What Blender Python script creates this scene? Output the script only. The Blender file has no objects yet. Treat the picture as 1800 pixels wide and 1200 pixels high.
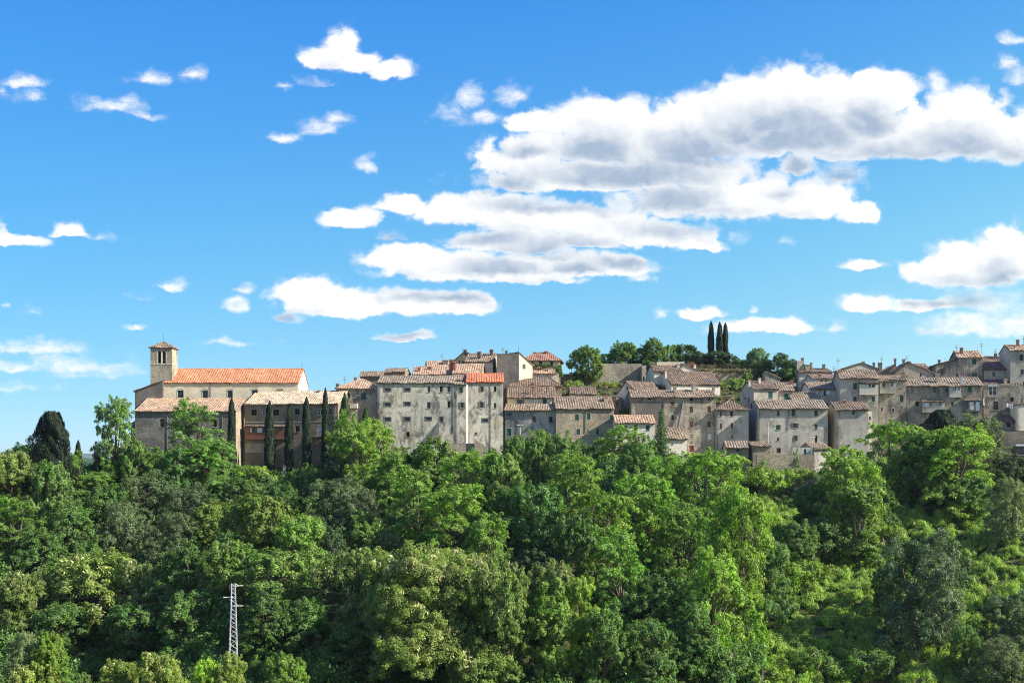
import bpy, math, random
import numpy as np
from mathutils import Vector, Matrix
R = math.radians
scene = bpy.context.scene
COL = scene.collection

# ------------------------------------------------------------------ camera
F, HX, HY = 2000.0, 900.0, 806.0          # focal length in photo pixels, principal column, horizon row
cam_d = bpy.data.cameras.new('camera'); cam = bpy.data.objects.new('camera', cam_d); COL.objects.link(cam)
cam_d.sensor_width = 36; cam_d.lens = 40; cam_d.shift_y = (HY-600)/1800
cam_d.clip_start = 0.5; cam_d.clip_end = 40000
cam.location = (0, 0, 0); cam.rotation_euler = (R(90), 0, 0)
scene.camera = cam
scene.view_settings.view_transform = 'Standard'; scene.view_settings.look = 'None'
scene.view_settings.exposure = 1.0
scene.cycles.filter_width = 1.1
SKY_R, SKY_G, SKY_B = (1.55, 1.26), (.85, 1.10), (.3, 1.163)   # camera's rendering of the blue sky: contrast and gain per channel; scene.view_settings.gamma = 1.0
scene.cycles.max_bounces = 8; scene.cycles.diffuse_bounces = 3; scene.cycles.transmission_bounces = 3
scene.cycles.glossy_bounces = 2; scene.cycles.transparent_max_bounces = 4; scene.cycles.caustics_reflective = False
scene.cycles.use_denoising = True; scene.cycles.denoising_prefilter = 'NONE'

# ------------------------------------------------------------------ sun
SUN_EL, SUN_G = R(34), R(14.5)
SUN = Vector((math.cos(SUN_EL)*math.cos(SUN_G), -math.cos(SUN_EL)*math.sin(SUN_G), math.sin(SUN_EL)))
sd = bpy.data.lights.new('sun', 'SUN'); sd.energy = 5.0; sd.angle = R(0.5); sd.color = (1.0, 0.945, 0.83)
so = bpy.data.objects.new('sun', sd); COL.objects.link(so)
so.rotation_euler = SUN.to_track_quat('Z', 'Y').to_euler(); so.location = (200, -50, 200)

# ------------------------------------------------------------------ node helper
class NT:
    def __init__(s, tree): s.t = tree; s.n = tree.nodes; s.l = tree.links
    def put(s, node, key, v):
        if v is None: return
        sock = node.inputs[key]
        if isinstance(v, bpy.types.NodeSocket): s.l.new(v, sock)
        else: sock.default_value = v
    def node(s, typ, ins=None, **kw):
        n = s.n.new(typ)
        for k, v in kw.items(): setattr(n, k, v)
        for k, v in (ins or {}).items(): s.put(n, k, v)
        return n
    def math(s, op, a, b=None, c=None, clamp=False):
        n = s.n.new('ShaderNodeMath'); n.operation = op; n.use_clamp = clamp
        s.put(n, 0, a); s.put(n, 1, b); s.put(n, 2, c); return n.outputs[0]
    def vec(s, op, a, b=None, c=None, out=0, scale=None):
        n = s.n.new('ShaderNodeVectorMath'); n.operation = op
        s.put(n, 0, a); s.put(n, 1, b); s.put(n, 2, c)
        if scale is not None: s.put(n, 'Scale', scale)
        return n.outputs[out]
    def noise(s, vec, scale, detail=4, rough=.5, dist=0.0, out='Fac'):
        n = s.node('ShaderNodeTexNoise', {'Vector': vec, 'Scale': scale, 'Detail': detail, 'Roughness': rough, 'Distortion': dist})
        return n.outputs[out]
    def ramp(s, v, lo, hi, a=0.0, b=1.0):
        n = s.node('ShaderNodeMapRange', {'Value': v, 'From Min': lo, 'From Max': hi, 'To Min': a, 'To Max': b}, interpolation_type='SMOOTHSTEP')
        return n.outputs[0]
    def mix(s, fac, a, b, mode='MIX'):
        n = s.n.new('ShaderNodeMix'); n.data_type = 'RGBA'; n.blend_type = mode
        s.put(n, 'Factor', fac)
        for k, v in ((6, a), (7, b)):
            if isinstance(v, (tuple, list)) and len(v) == 3: v = (*v, 1)
            s.put(n, k, v)
        return n.outputs[2]
    def map(s, vec, scale=(1, 1, 1), loc=(0, 0, 0), rot=(0, 0, 0)):
        return s.node('ShaderNodeMapping', {'Vector': vec, 'Scale': scale, 'Location': loc, 'Rotation': rot}).outputs[0]

# ------------------------------------------------------------------ world: sky texture and clouds (by compass direction)
CLOUDS = [  # azimuth/elevation ellipses: cx, cy, rx, ry, strength
 (1400,185,215,78,1.5),(1545,165,85,55,1.4),(1600,235,190,60,1.4),(1700,225,125,80,1.5),(1790,245,85,62,1.4),(1250,215,150,68,1.4),(1640,150,22,28,.9),
 (1065,215,130,58,1.3),(950,215,75,30,1.1),(1120,255,260,50,1.4),(1480,245,240,50,1.4),
 (905,275,108,45,1.3),(1010,310,210,38,1.3),(1190,300,170,50,1.2),(1260,345,240,58,1.1),(1420,350,110,48,1.1),(1510,375,48,32,1.2),(1400,292,42,28,1.0),(1480,305,42,24,.8),
 (705,362,60,28,1.3),(612,385,60,27,1.2),(850,368,160,40,1.3),(1000,388,190,40,1.2),(1120,412,180,34,1.1),(1235,430,55,20,1.0),(900,425,140,32,1.2),(1030,424,80,24,1.2),
 (690,415,50,14,.7),(720,455,95,32,1.2),(820,470,190,34,1.3),(960,468,170,32,1.3),(1090,468,80,26,1.2),(1125,488,28,12,.8),(930,492,120,14,1.0),
 (540,515,80,30,1.3),(600,535,130,30,1.3),(700,535,120,30,1.3),(800,535,85,28,1.3),(420,532,28,18,1.1),(425,505,26,10,.6),(500,558,32,14,1.0),
 (720,592,70,12,1.0),(1228,550,58,18,1.1),(1160,552,18,12,.8),(1345,575,105,20,1.1),(1465,577,24,12,.8),(1320,545,16,9,.8),
 (1520,463,46,15,1.1),(1620,478,50,30,1.2),(1700,470,110,50,1.4),(1780,445,75,60,1.4),(1525,532,50,18,1.1),(1630,535,75,18,1.1),(1720,530,80,30,.8),(1700,570,100,26,.9),(1790,560,60,40,.8),
 (600,80,38,32,.95),(565,105,50,24,.95),(635,108,50,26,.95),(685,125,45,24,.95),(560,147,38,11,.6),(500,154,18,9,.5),(262,135,40,16,.8),(330,133,34,15,.7),
 (45,146,60,16,.75),(60,170,32,12,.6),(190,186,80,20,.75),(255,202,42,11,.7),(0,162,22,14,.5),(560,222,42,20,.8),(590,208,30,14,.7),(498,242,40,12,.7),(642,292,26,16,.7),
 (825,170,34,24,.75),(855,205,36,22,.75),(905,172,34,24,.7),(795,195,30,26,.4),(120,408,42,15,.95),(170,417,34,9,.5),(30,422,56,14,.95),(0,405,16,22,.8),(300,500,36,13,.9),
 (242,522,24,8,.4),(238,574,26,8,.8),(60,610,120,18,.75),(110,640,150,22,.6),(30,645,90,16,.8),(410,604,70,8,.6),(1780,70,45,13,.8),(1775,112,30,16,.7),(1790,132,26,18,.6),
 (10,538,18,10,.6),(55,545,26,10,.5),(150,655,120,12,.4),(40,680,90,10,.4),(1385,427,26,8,.45)]
w = bpy.data.worlds.new('World'); scene.world = w; w.use_nodes = True
W_ = NT(w.node_tree); W_.n.clear()
co = W_.node('ShaderNodeTexCoord').outputs['Generated']
sx_ = W_.node('ShaderNodeSeparateXYZ', {0: co}).outputs
skyv = W_.node('ShaderNodeCombineXYZ', {0: sx_[0], 1: sx_[1], 2: W_.math('MAXIMUM', W_.math('MULTIPLY_ADD', sx_[2], .9, .045), .045)}).outputs[0]
sky = W_.node('ShaderNodeTexSky', {'Vector': skyv}, sky_type='NISHITA', sun_disc=False, sun_elevation=SUN_EL, sun_rotation=math.pi/2+SUN_G,
              air_density=1.0, dust_density=0.4, ozone_density=2.0, altitude=200)
co = W_.node('ShaderNodeTexCoord').outputs['Generated']
CLOUDS = [(a, b, c*(1.12 if k < 1 else 1.04), d*(1.2 if k < 1 else 1.06), k) for a, b, c, d, k in CLOUDS]
def field_group(blobs, name):
    g = bpy.data.node_groups.new(name, 'ShaderNodeTree')
    g.interface.new_socket('P', in_out='INPUT', socket_type='NodeSocketVector')
    g.interface.new_socket('F', in_out='OUTPUT', socket_type='NodeSocketFloat')
    G = NT(g); gi = G.node('NodeGroupInput'); go = G.node('NodeGroupOutput')
    P = gi.outputs[0]
    acc = None
    for cx, cy, rx, ry, k in blobs:
        cy += ry*.18      # flatter underneath than on top
        q = G.vec('MAXIMUM', G.vec('MULTIPLY_ADD', P, (1/rx, 1.75/ry, 0), (-cx/rx, -1.75*cy/ry, 0)), G.vec('MULTIPLY_ADD', P, (1/rx, -.86/ry, 0), (-cx/rx, .86*cy/ry, 0)))
        ln = G.vec('LENGTH', q, out=1)
        f = G.math('MULTIPLY_ADD', ln, -k, k)
        acc = f if acc is None else G.math('MAXIMUM', acc, f)
    G.l.new(acc, go.inputs[0])
    return g
sep = W_.node('ShaderNodeSeparateXYZ', {0: co}).outputs
dy = W_.math('MAXIMUM', sep[1], 0.02)
X = W_.math('MULTIPLY_ADD', W_.math('DIVIDE', sep[0], dy), F, HX)
Y = W_.math('MULTIPLY_ADD', W_.math('DIVIDE', sep[2], dy), -F, HY)
P = W_.node('ShaderNodeCombineXYZ', {0: X, 1: Y}).outputs[0]
wn = W_.noise(W_.map(P, scale=(1/80, 1/55, 1)), 1.0, 8, .62, out='Color')
P1 = W_.vec('ADD', P, W_.vec('MULTIPLY', W_.vec('SUBTRACT', wn, (.5, .5, .5)), (74, 44, 0)))
gA = field_group(CLOUDS, 'cloud_field'); gB = field_group([c for c in CLOUDS if c[4] > .9 and c[2] > 40], 'cloud_field_large')
def use(g, p): n = W_.node('ShaderNodeGroup'); n.node_tree = g; W_.l.new(p, n.inputs[0]); return n.outputs[0]
def billow(p, fine=True):
    # cauliflower puffs: smooth cell distances at two sizes, plus wisps
    v1 = W_.node('ShaderNodeTexVoronoi', {'Vector': p, 'Scale': 1/46, 'Smoothness': .35}, feature='SMOOTH_F1').outputs['Distance']
    v2 = W_.node('ShaderNodeTexVoronoi', {'Vector': p, 'Scale': 1/19, 'Smoothness': .35}, feature='SMOOTH_F1').outputs['Distance']
    n2 = W_.noise(p, 1/30, 9, .60)
    s1 = W_.math('MULTIPLY_ADD', v1, -.62, .29)
    s1 = W_.math('ADD', s1, W_.math('MULTIPLY_ADD', v2, -.32, .13))
    return W_.math('ADD', s1, W_.math('MULTIPLY_ADD', n2, .80, -.40))
b0 = billow(P1)
base0 = use(gA, P1)
fA = W_.math('ADD', base0, b0)
fine = W_.noise(P, 1/11, 6, .65)
fA = W_.math('ADD', fA, W_.math('MULTIPLY_ADD', fine, .34, -.17))
large = W_.ramp(use(gB, P1), -.1, .5)
fib = W_.noise(W_.map(P1, scale=(1/34, 1/15, 1), rot=(0, 0, .25)), 1.0, 8, .7)
top_ = W_.math('MULTIPLY_ADD', large, -.24, .56)
mr = W_.node('ShaderNodeMapRange', {'Value': fA, 'From Min': -.10, 'From Max': top_}, interpolation_type='SMOOTHSTEP').outputs[0]
thin = W_.math('MULTIPLY', W_.ramp(fib, .28, .62, .35, 1.0), W_.ramp(base0, .0, .75, .45, .95))
alpha = W_.math('MULTIPLY', mr, W_.math('MULTIPLY_ADD', large, W_.math('SUBTRACT', 1.0, thin), thin))
# light on the cloud: how much cloud lies towards the sun (right and above)
P2 = W_.vec('ADD', P1, (9, -12, 0)); b2 = billow(P2)
f2 = use(gB, W_.vec('ADD', P1, (20, -46, 0)))
shade = W_.math('MULTIPLY', W_.ramp(f2, .0, 1.15), .95)
shade = W_.math('ADD', shade, W_.math('MULTIPLY', W_.math('SUBTRACT', b2, b0), .42))
shade = W_.math('MULTIPLY', W_.math('MULTIPLY', shade, W_.ramp(fA, -.15, .25)), W_.ramp(base0, .0, .7), clamp=True)
ccol = W_.mix(shade, (1.0, 0.995, 0.98), (0.38, 0.47, 0.60))
sc_ = W_.node('ShaderNodeSeparateColor', {0: sky.outputs[0]}).outputs
EXPO = 2**scene.view_settings.exposure
def grade(v, g, k): return W_.math('MULTIPLY', W_.math('POWER', W_.math('MULTIPLY', v, 0.1), g), k/EXPO)
# the sky is paler low down and towards the sun
hl = W_.math('SQRT', W_.math('MAXIMUM', W_.math('SUBTRACT', 1.0, W_.math('MULTIPLY', sx_[2], sx_[2])), .01))
toS = W_.math('ADD', W_.math('DIVIDE', sx_[0], hl), .42)
toS = W_.math('MAXIMUM', toS, 0.0)
low = W_.ramp(sx_[2], .17, .42, 1.0, .3)
def pale(v, a, b): return W_.math('MULTIPLY', v, W_.math('MULTIPLY_ADD', low, W_.math('MULTIPLY_ADD', toS, b, a), 1.0))
skys = W_.node('ShaderNodeCombineColor', {0: pale(grade(sc_[0], *SKY_R), .1, 1.3), 1: pale(grade(sc_[1], *SKY_G), .1, .46), 2: grade(sc_[2], *SKY_B)}).outputs[0]
front = W_.math('GREATER_THAN', sep[1], 0.05)
amp = W_.math('MULTIPLY', W_.math('MULTIPLY', alpha, 0.96), front)
final = W_.mix(amp, skys, W_.vec('SCALE', ccol, scale=1.12/EXPO))
# unseen broken cloud added behind the viewer to whiten the ambient light
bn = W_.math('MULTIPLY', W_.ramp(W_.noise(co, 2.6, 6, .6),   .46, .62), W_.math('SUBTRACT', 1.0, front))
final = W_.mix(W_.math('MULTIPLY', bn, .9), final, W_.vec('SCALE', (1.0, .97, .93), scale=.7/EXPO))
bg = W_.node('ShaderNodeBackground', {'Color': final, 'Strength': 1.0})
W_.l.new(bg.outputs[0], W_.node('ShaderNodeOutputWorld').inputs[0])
w.cycles.sampling_method = 'MANUAL'; w.cycles.sample_map_resolution = 512

# ------------------------------------------------------------------ object helpers
def tag(o, label=None, cat=None, group=None, kind=None):
    if label: o['label'] = label
    if cat: o['category'] = cat
    if group: o['group'] = group
    if kind: o['kind'] = kind
    return o
def link(name, me, mat=None, parent=None, loc=None):
    o = bpy.data.objects.new(name, me); COL.objects.link(o)
    if parent: o.parent = parent
    if loc is not None: o.location = loc
    if mat is not None and me is not None and len(me.materials) == 0: me.materials.append(mat)
    return o
def empty(name, loc, rz=0):
    o = bpy.data.objects.new(name, None); COL.objects.link(o); o.location = loc; o.rotation_euler = (0, 0, rz)
    o.empty_display_size = .5
    return o
class MB:
    def __init__(s): s.v = []; s.f = []
    def quad(s, *p):
        b = len(s.v); s.v += [tuple(q) for q in p]; s.f.append(tuple(range(b, b+len(p)))); return s
    def box(s, x0, x1, y0, y1, z0, z1):
        b = len(s.v)
        s.v += [(x0,y0,z0),(x1,y0,z0),(x1,y1,z0),(x0,y1,z0),(x0,y0,z1),(x1,y0,z1),(x1,y1,z1),(x0,y1,z1)]
        s.f += [tuple(b+i for i in q) for q in ((0,3,2,1),(4,5,6,7),(0,1,5,4),(1,2,6,5),(2,3,7,6),(3,0,4,7))]; return s
    def tube(s, pts, r, n=6, cap=True):
        pts = [Vector(p) for p in pts]; rs = r if isinstance(r, (list, tuple)) else [r]*len(pts)
        b = len(s.v)
        for i, p in enumerate(pts):
            d = (pts[min(i+1, len(pts)-1)]-pts[max(i-1, 0)]).normalized()
            u = d.orthogonal().normalized() if abs(d.z) < .95 else Vector((1, 0, 0)).cross(d).normalized()
            if abs(d.z) < .95: u = d.cross(Vector((0, 0, 1))).normalized()
            w_ = d.cross(u)
            for k in range(n):
                a = 2*math.pi*k/n; q = p+(u*math.cos(a)+w_*math.sin(a))*rs[i]; s.v.append(tuple(q))
        for i in range(len(pts)-1):
            for k in range(n):
                k2 = (k+1) % n; s.f.append((b+i*n+k, b+i*n+k2, b+(i+1)*n+k2, b+(i+1)*n+k))
        if cap:
            s.f.append(tuple(b+k for k in range(n))[::-1]); s.f.append(tuple(b+(len(pts)-1)*n+k for k in range(n)))
        return s
    def mesh(s, name):
        me = bpy.data.meshes.new(name); me.from_pydata(s.v, [], s.f); me.update(); return me
    def build(s, name, mat, parent=None, loc=None): return link(name, s.mesh(name), mat, parent, loc)
def quads_mesh(name, V, smooth=False):
    """V: (N,4,3) array of separate quads"""
    V = np.asarray(V, np.float32); N = len(V); me = bpy.data.meshes.new(name)
    me.vertices.add(N*4); me.vertices.foreach_set('co', V.reshape(-1))
    me.loops.add(N*4); me.loops.foreach_set('vertex_index', np.arange(N*4, dtype=np.int32))
    me.polygons.add(N); me.polygons.foreach_set('loop_start', np.arange(0, N*4, 4, dtype=np.int32))
    me.update(calc_edges=True); return me

# ------------------------------------------------------------------ materials
def mat_base(name, rough=.9, spec=.2):
    m = bpy.data.materials.new(name); m.use_nodes = True; T = NT(m.node_tree)
    b = T.n['Principled BSDF']; b.inputs['Roughness'].default_value = rough; b.inputs['Specular IOR Level'].default_value = spec
    return m, T, b
def flat_mat(name, c, rough=.8, spec=.2, var=.25, metal=0.0, scale=2.0):
    m, T, b = mat_base(name, rough, spec); tc = T.node('ShaderNodeTexCoord').outputs['Object']
    n = T.noise(tc, scale, 5, .6)
    c2 = T.mix(T.ramp(n, .3, .7), tuple(x*(1-var) for x in c), tuple(min(1, x*(1+var*.6)) for x in c))
    oi = T.node('ShaderNodeObjectInfo').outputs['Random']
    hs = T.node('ShaderNodeHueSaturation', {'Color': c2, 'Value': T.math('MULTIPLY_ADD', oi, .3, .85)}).outputs[0]
    T.l.new(hs, b.inputs['Base Color']); b.inputs['Metallic'].default_value = metal
    return m
def wall_mat(name, c1, c2, stain=(.07, .068, .062), amt=.6, stone=0.0, streak=.6, warm=None, warm_amt=.5):
    """plaster or rubble: two tones in big patches, fine mottling, weather streaks running down, optional masonry"""
    m, T, b = mat_base(name, .93, .12); tc = T.node('ShaderNodeTexCoord').outputs['Object']
    oi = T.node('ShaderNodeObjectInfo').outputs['Random']
    co = T.vec('ADD', tc, T.node('ShaderNodeCombineXYZ', {0: T.math('MULTIPLY', oi, 71.0), 1: T.math('MULTIPLY', oi, 37.0), 2: T.math('MULTIPLY', oi, 13.0)}).outputs[0])
    big = T.noise(T.map(co, scale=(.16, .16, .2)), 1.0, 6, .62, .6)
    col = T.mix(T.ramp(big, .38, .62), c1, c2)
    if warm:
        wn = T.noise(T.map(co, scale=(.22, .22, .3), loc=(9, 4, 2)), 1.0, 5, .6, .4)
        col = T.mix(T.math('MULTIPLY', T.ramp(wn, .5, .68), warm_amt), col, warm)
    fine = T.noise(co, 1.7, 8, .7)
    col = T.mix(T.math('MULTIPLY', T.ramp(fine, .35, .75), .45), col, tuple(x*.55 for x in c2))
    st = T.noise(T.map(co, scale=(1.0, 1.0, .12)), 1.0, 7, .65, .3)
    pat = T.noise(T.map(co, scale=(.3, .3, .35), loc=(3, 7, 1)), 1.0, 4, .6, .5)
    sm = T.math('MULTIPLY', T.ramp(st, .44, .74), T.ramp(pat, .36, .62))
    sm2 = T.math('MULTIPLY', T.ramp(T.noise(T.map(co, scale=(.42, .42, .24), loc=(5, 1, 8)), 1.0, 8, .72, .35), .49, .61), .85)
    k = T.math('MAXIMUM', T.math('MULTIPLY', sm, streak), sm2)
    col = T.mix(T.math('MULTIPLY', k, amt), col, stain)
    bh = fine
    if stone:
        vo = T.node('ShaderNodeTexVoronoi', {'Vector': T.map(co, scale=(3.6, 3.6, 5.4)), 'Scale': 1.0}, feature='F1')
        vcol = T.node('ShaderNodeSeparateColor', {0: vo.outputs['Color']}).outputs[0]
        gray = T.node('ShaderNodeHueSaturation', {'Color': col, 'Value': T.math('MULTIPLY_ADD', vcol, .6*stone, 1-.25*stone)}).outputs[0]
        col = T.mix(T.math('MULTIPLY', T.ramp(vo.outputs['Distance'], .45, .8), .3*stone), gray, tuple(x*.4 for x in c2))
        bh = T.math('SUBTRACT', fine, T.math('MULTIPLY', vo.outputs['Distance'], .7))
    T.l.new(col, b.inputs['Base Color'])
    bp = T.node('ShaderNodeBump', {'Height': bh, 'Strength': .6 if stone else .35, 'Distance': .12})
    T.l.new(bp.outputs[0], b.inputs['Normal'])
    return m
def roof_mat(name, c1, c2, c3, lichen=(.30, .27, .20), lam=.35):
    """clay tiles: every tile its own tone (u along the eave, v up the slope, from the mesh's uv)"""
    m, T, b = mat_base(name, .9, .15); uv = T.node('ShaderNodeUVMap').outputs[0]
    sc = T.vec('FLOOR', T.map(uv, scale=(1/.28, 1/.42, 1)))
    wnz = T.node('ShaderNodeTexWhiteNoise', {'Vector': sc}, noise_dimensions='2D')
    rr = wnz.outputs['Value']; r2 = T.node('ShaderNodeSeparateColor', {0: wnz.outputs['Color']}).outputs[2]
    oi = T.node('ShaderNodeObjectInfo').outputs['Random']
    uvo = T.vec('ADD', uv, T.node('ShaderNodeCombineXYZ', {0: T.math('MULTIPLY', oi, 51.0), 1: oi}).outputs[0])
    col = T.mix(rr, c1, c2)
    col = T.mix(T.ramp(T.noise(uvo, .28, 5, .6), .38, .64), col, c3)
    col = T.mix(T.math('MULTIPLY', T.ramp(T.noise(T.map(uvo, loc=(7, 3, 0)), .9, 8, .72), .45, .66), lam), col, lichen)
    dark = T.math('MULTIPLY', T.ramp(T.noise(T.map(uvo, loc=(17, 33, 0)), .5, 7, .7), .52, .75), .5)
    col = T.mix(dark, col, tuple(x*.3 for x in c1))
    col = T.node('ShaderNodeHueSaturation', {'Color': col, 'Value': T.math('MULTIPLY_ADD', r2, .8, .6)}).outputs[0]
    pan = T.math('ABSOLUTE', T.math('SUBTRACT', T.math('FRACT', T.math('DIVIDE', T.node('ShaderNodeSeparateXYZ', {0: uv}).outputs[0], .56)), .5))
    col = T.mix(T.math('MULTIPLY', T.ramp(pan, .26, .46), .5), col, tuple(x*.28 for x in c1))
    T.l.new(col, b.inputs['Base Color'])
    fr = T.math('FRACT', T.math('DIVIDE', T.node('ShaderNodeSeparateXYZ', {0: uv}).outputs[1], .42))
    bp = T.node('ShaderNodeBump', {'Height': T.math('MULTIPLY', fr, -1.0), 'Strength': .7, 'Distance': .04})
    T.l.new(bp.outputs[0], b.inputs['Normal'])
    return m
def leaf_mat(name, c, tip=None, rough=.6, trans=.35, var=.35):
    m = bpy.data.materials.new(name); m.use_nodes = True; T = NT(m.node_tree); T.n.clear()
    g = T.node('ShaderNodeNewGeometry'); oi = T.node('ShaderNodeObjectInfo')
    tc = T.node('ShaderNodeTexCoord').outputs['Object']
    r = g.outputs['Random Per Island']
    col = T.mix(T.ramp(T.noise(tc, .55, 4, .6), .35, .65), c, tip or tuple(x*1.5 for x in c))
    col = T.node('ShaderNodeHueSaturation', {'Color': col, 'Hue': T.math('MULTIPLY_ADD', r, .035, .4825), 'Saturation': 1.0, 'Value': T.math('MULTIPLY_ADD', r, 2*var, 1-var)}).outputs[0]
    pv = T.noise(tc, .3, 3, .6)
    col = T.node('ShaderNodeHueSaturation', {'Color': col, 'Hue': T.ramp(pv, .3, .7, .485, .512), 'Saturation': T.ramp(pv, .3, .7, .85, 1.08), 'Value': T.ramp(T.noise(T.map(tc, loc=(7, 3, 9)), .9, 4, .65), .3, .7, .72, 1.28)}).outputs[0]
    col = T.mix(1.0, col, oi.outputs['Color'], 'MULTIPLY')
    p = T.node('ShaderNodeBsdfPrincipled', {'Base Color': col, 'Roughness': rough, 'Specular IOR Level': .25})
    tr = T.node('ShaderNodeBsdfTranslucent', {'Color': T.mix(1.0, col, (1.25, 1.35, .55, 1), 'MULTIPLY')})
    mx = T.node('ShaderNodeMixShader', {0: trans, 1: p.outputs[0], 2: tr.outputs[0]})
    T.l.new(mx.outputs[0], T.node('ShaderNodeOutputMaterial').inputs[0])
    return m
M = {}
M['cream'] = wall_mat('cream_plaster', (.76, .67, .49), (.62, .54, .40), amt=.12, streak=.25)
M['white'] = wall_mat('white_plaster', (.74, .68, .56), (.64, .60, .51), amt=.25, streak=.5)
M['convent'] = wall_mat('weathered_pale_plaster', (.70, .645, .53), (.50, .465, .39), stain=(.085, .084, .078), amt=.92, streak=1.0, warm=(.66, .54, .33), warm_amt=.6)
M['greyblue'] = wall_mat('grey_weathered_plaster', (.46, .445, .405), (.25, .25, .24), stain=(.09, .09, .09), amt=.8, warm=(.42, .35, .24))
M['greyplaster'] = wall_mat('light_grey_plaster', (.58, .535, .45), (.44, .41, .35), amt=.5, streak=.8, warm=(.54, .45, .32))
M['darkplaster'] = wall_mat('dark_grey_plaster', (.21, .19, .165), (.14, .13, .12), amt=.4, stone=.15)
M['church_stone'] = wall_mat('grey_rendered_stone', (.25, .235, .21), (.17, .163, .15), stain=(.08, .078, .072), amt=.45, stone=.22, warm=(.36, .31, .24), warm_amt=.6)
M['brownwall'] = wall_mat('brown_plaster', (.32, .26, .19), (.24, .195, .15), stain=(.10, .09, .08), amt=.4, stone=.12)
M['stone'] = wall_mat('rubble_stone', (.44, .365, .26), (.31, .26, .19), amt=.5, stone=.5, warm=(.52, .36, .21))
M['stone_dark'] = wall_mat('dark_rubble_stone', (.25, .215, .165), (.17, .15, .125), amt=.5, stone=.5, warm=(.33, .25, .16))
M['keep'] = wall_mat('old_keep_stone', (.44, .385, .29), (.32, .285, .22), amt=.55, stone=.5)
M['oldmix'] = wall_mat('old_mixed_plaster_and_stone', (.50, .435, .335), (.27, .24, .195), stain=(.075, .072, .066), amt=.85, stone=.3, warm=(.44, .33, .22), warm_amt=.45, streak=1.0)
M['ochre'] = wall_mat('ochre_plaster', (.66, .48, .26), (.56, .43, .28), amt=.4)
M['brick'] = wall_mat('red_brick', (.34, .14, .085), (.27, .12, .08), amt=.3, stone=.3)
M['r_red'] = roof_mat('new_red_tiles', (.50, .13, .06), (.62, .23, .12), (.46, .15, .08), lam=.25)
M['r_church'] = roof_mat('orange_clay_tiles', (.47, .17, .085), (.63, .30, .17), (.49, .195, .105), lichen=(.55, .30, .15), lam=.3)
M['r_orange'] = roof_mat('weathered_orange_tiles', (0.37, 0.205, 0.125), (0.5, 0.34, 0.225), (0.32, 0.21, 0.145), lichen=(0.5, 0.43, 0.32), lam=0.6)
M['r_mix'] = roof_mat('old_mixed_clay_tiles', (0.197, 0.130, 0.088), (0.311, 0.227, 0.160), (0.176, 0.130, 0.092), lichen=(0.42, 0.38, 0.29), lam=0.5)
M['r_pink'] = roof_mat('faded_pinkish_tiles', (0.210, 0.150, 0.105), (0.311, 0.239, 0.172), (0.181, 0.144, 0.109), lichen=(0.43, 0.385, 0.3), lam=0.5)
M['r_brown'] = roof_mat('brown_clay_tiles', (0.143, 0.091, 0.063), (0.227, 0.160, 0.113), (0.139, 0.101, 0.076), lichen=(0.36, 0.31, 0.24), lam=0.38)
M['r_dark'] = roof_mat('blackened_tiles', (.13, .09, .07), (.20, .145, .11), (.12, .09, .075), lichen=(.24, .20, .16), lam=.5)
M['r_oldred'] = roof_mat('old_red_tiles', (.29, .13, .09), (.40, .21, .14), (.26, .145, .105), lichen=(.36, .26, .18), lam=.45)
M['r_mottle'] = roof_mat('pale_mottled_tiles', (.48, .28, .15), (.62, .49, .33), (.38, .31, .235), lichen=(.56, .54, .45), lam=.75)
M['glass'] = flat_mat('dark_window_glass', (.018, .022, .026), .12, .5, .3)
M['dark'] = flat_mat('dark_opening', (.012, .012, .013), .9, .1)
M['green'] = flat_mat('green_painted_wood', (.018, .085, .06), .6, .3)
M['greenb'] = flat_mat('bright_green_paint', (.02, .17, .085), .6, .3)
M['brown'] = flat_mat('brown_painted_wood', (.13, .055, .04), .7, .2)
M['red'] = flat_mat('dark_red_paint', (.18, .04, .03), .7, .2)
M['olive'] = flat_mat('faded_green_wood', (.15, .15, .11), .7, .2)
M['whitep'] = flat_mat('white_paint', (.75, .75, .72), .5, .3, .08)
M['trim'] = flat_mat('pale_stone_trim', (.50, .46, .38), .9, .1, .3)
M['greytrim'] = flat_mat('grey_stone_trim', (.15, .15, .145), .9, .1, .3)
M['pipe'] = flat_mat('grey_metal_pipe', (.14, .13, .12), .6, .3)
M['metal'] = flat_mat('galvanised_steel', (.56, .57, .59), .5, .5, .12, metal=.1)
M['dmetal'] = flat_mat('dark_iron', (.05, .05, .05), .5, .4)
M['wood'] = flat_mat('weathered_wood', (.12, .09, .065), .9, .1)
M['bark'] = flat_mat('bark', (.16, .13, .10), .95, .1, .4)
M['palebark'] = flat_mat('pale_dead_bark', (.34, .31, .27), .95, .1, .3)
M['bronze'] = flat_mat('bronze', (.09, .11, .085), .5, .5, metal=.6)
M['cloth'] = flat_mat('lilac_cloth', (.42, .36, .50), .9, .1)
M['carpaint'] = flat_mat('pale_green_car_paint', (.50, .62, .56), .25, .6, .03)
M['rubber'] = flat_mat('black_rubber', (.02, .02, .02), .8, .2)

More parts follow.
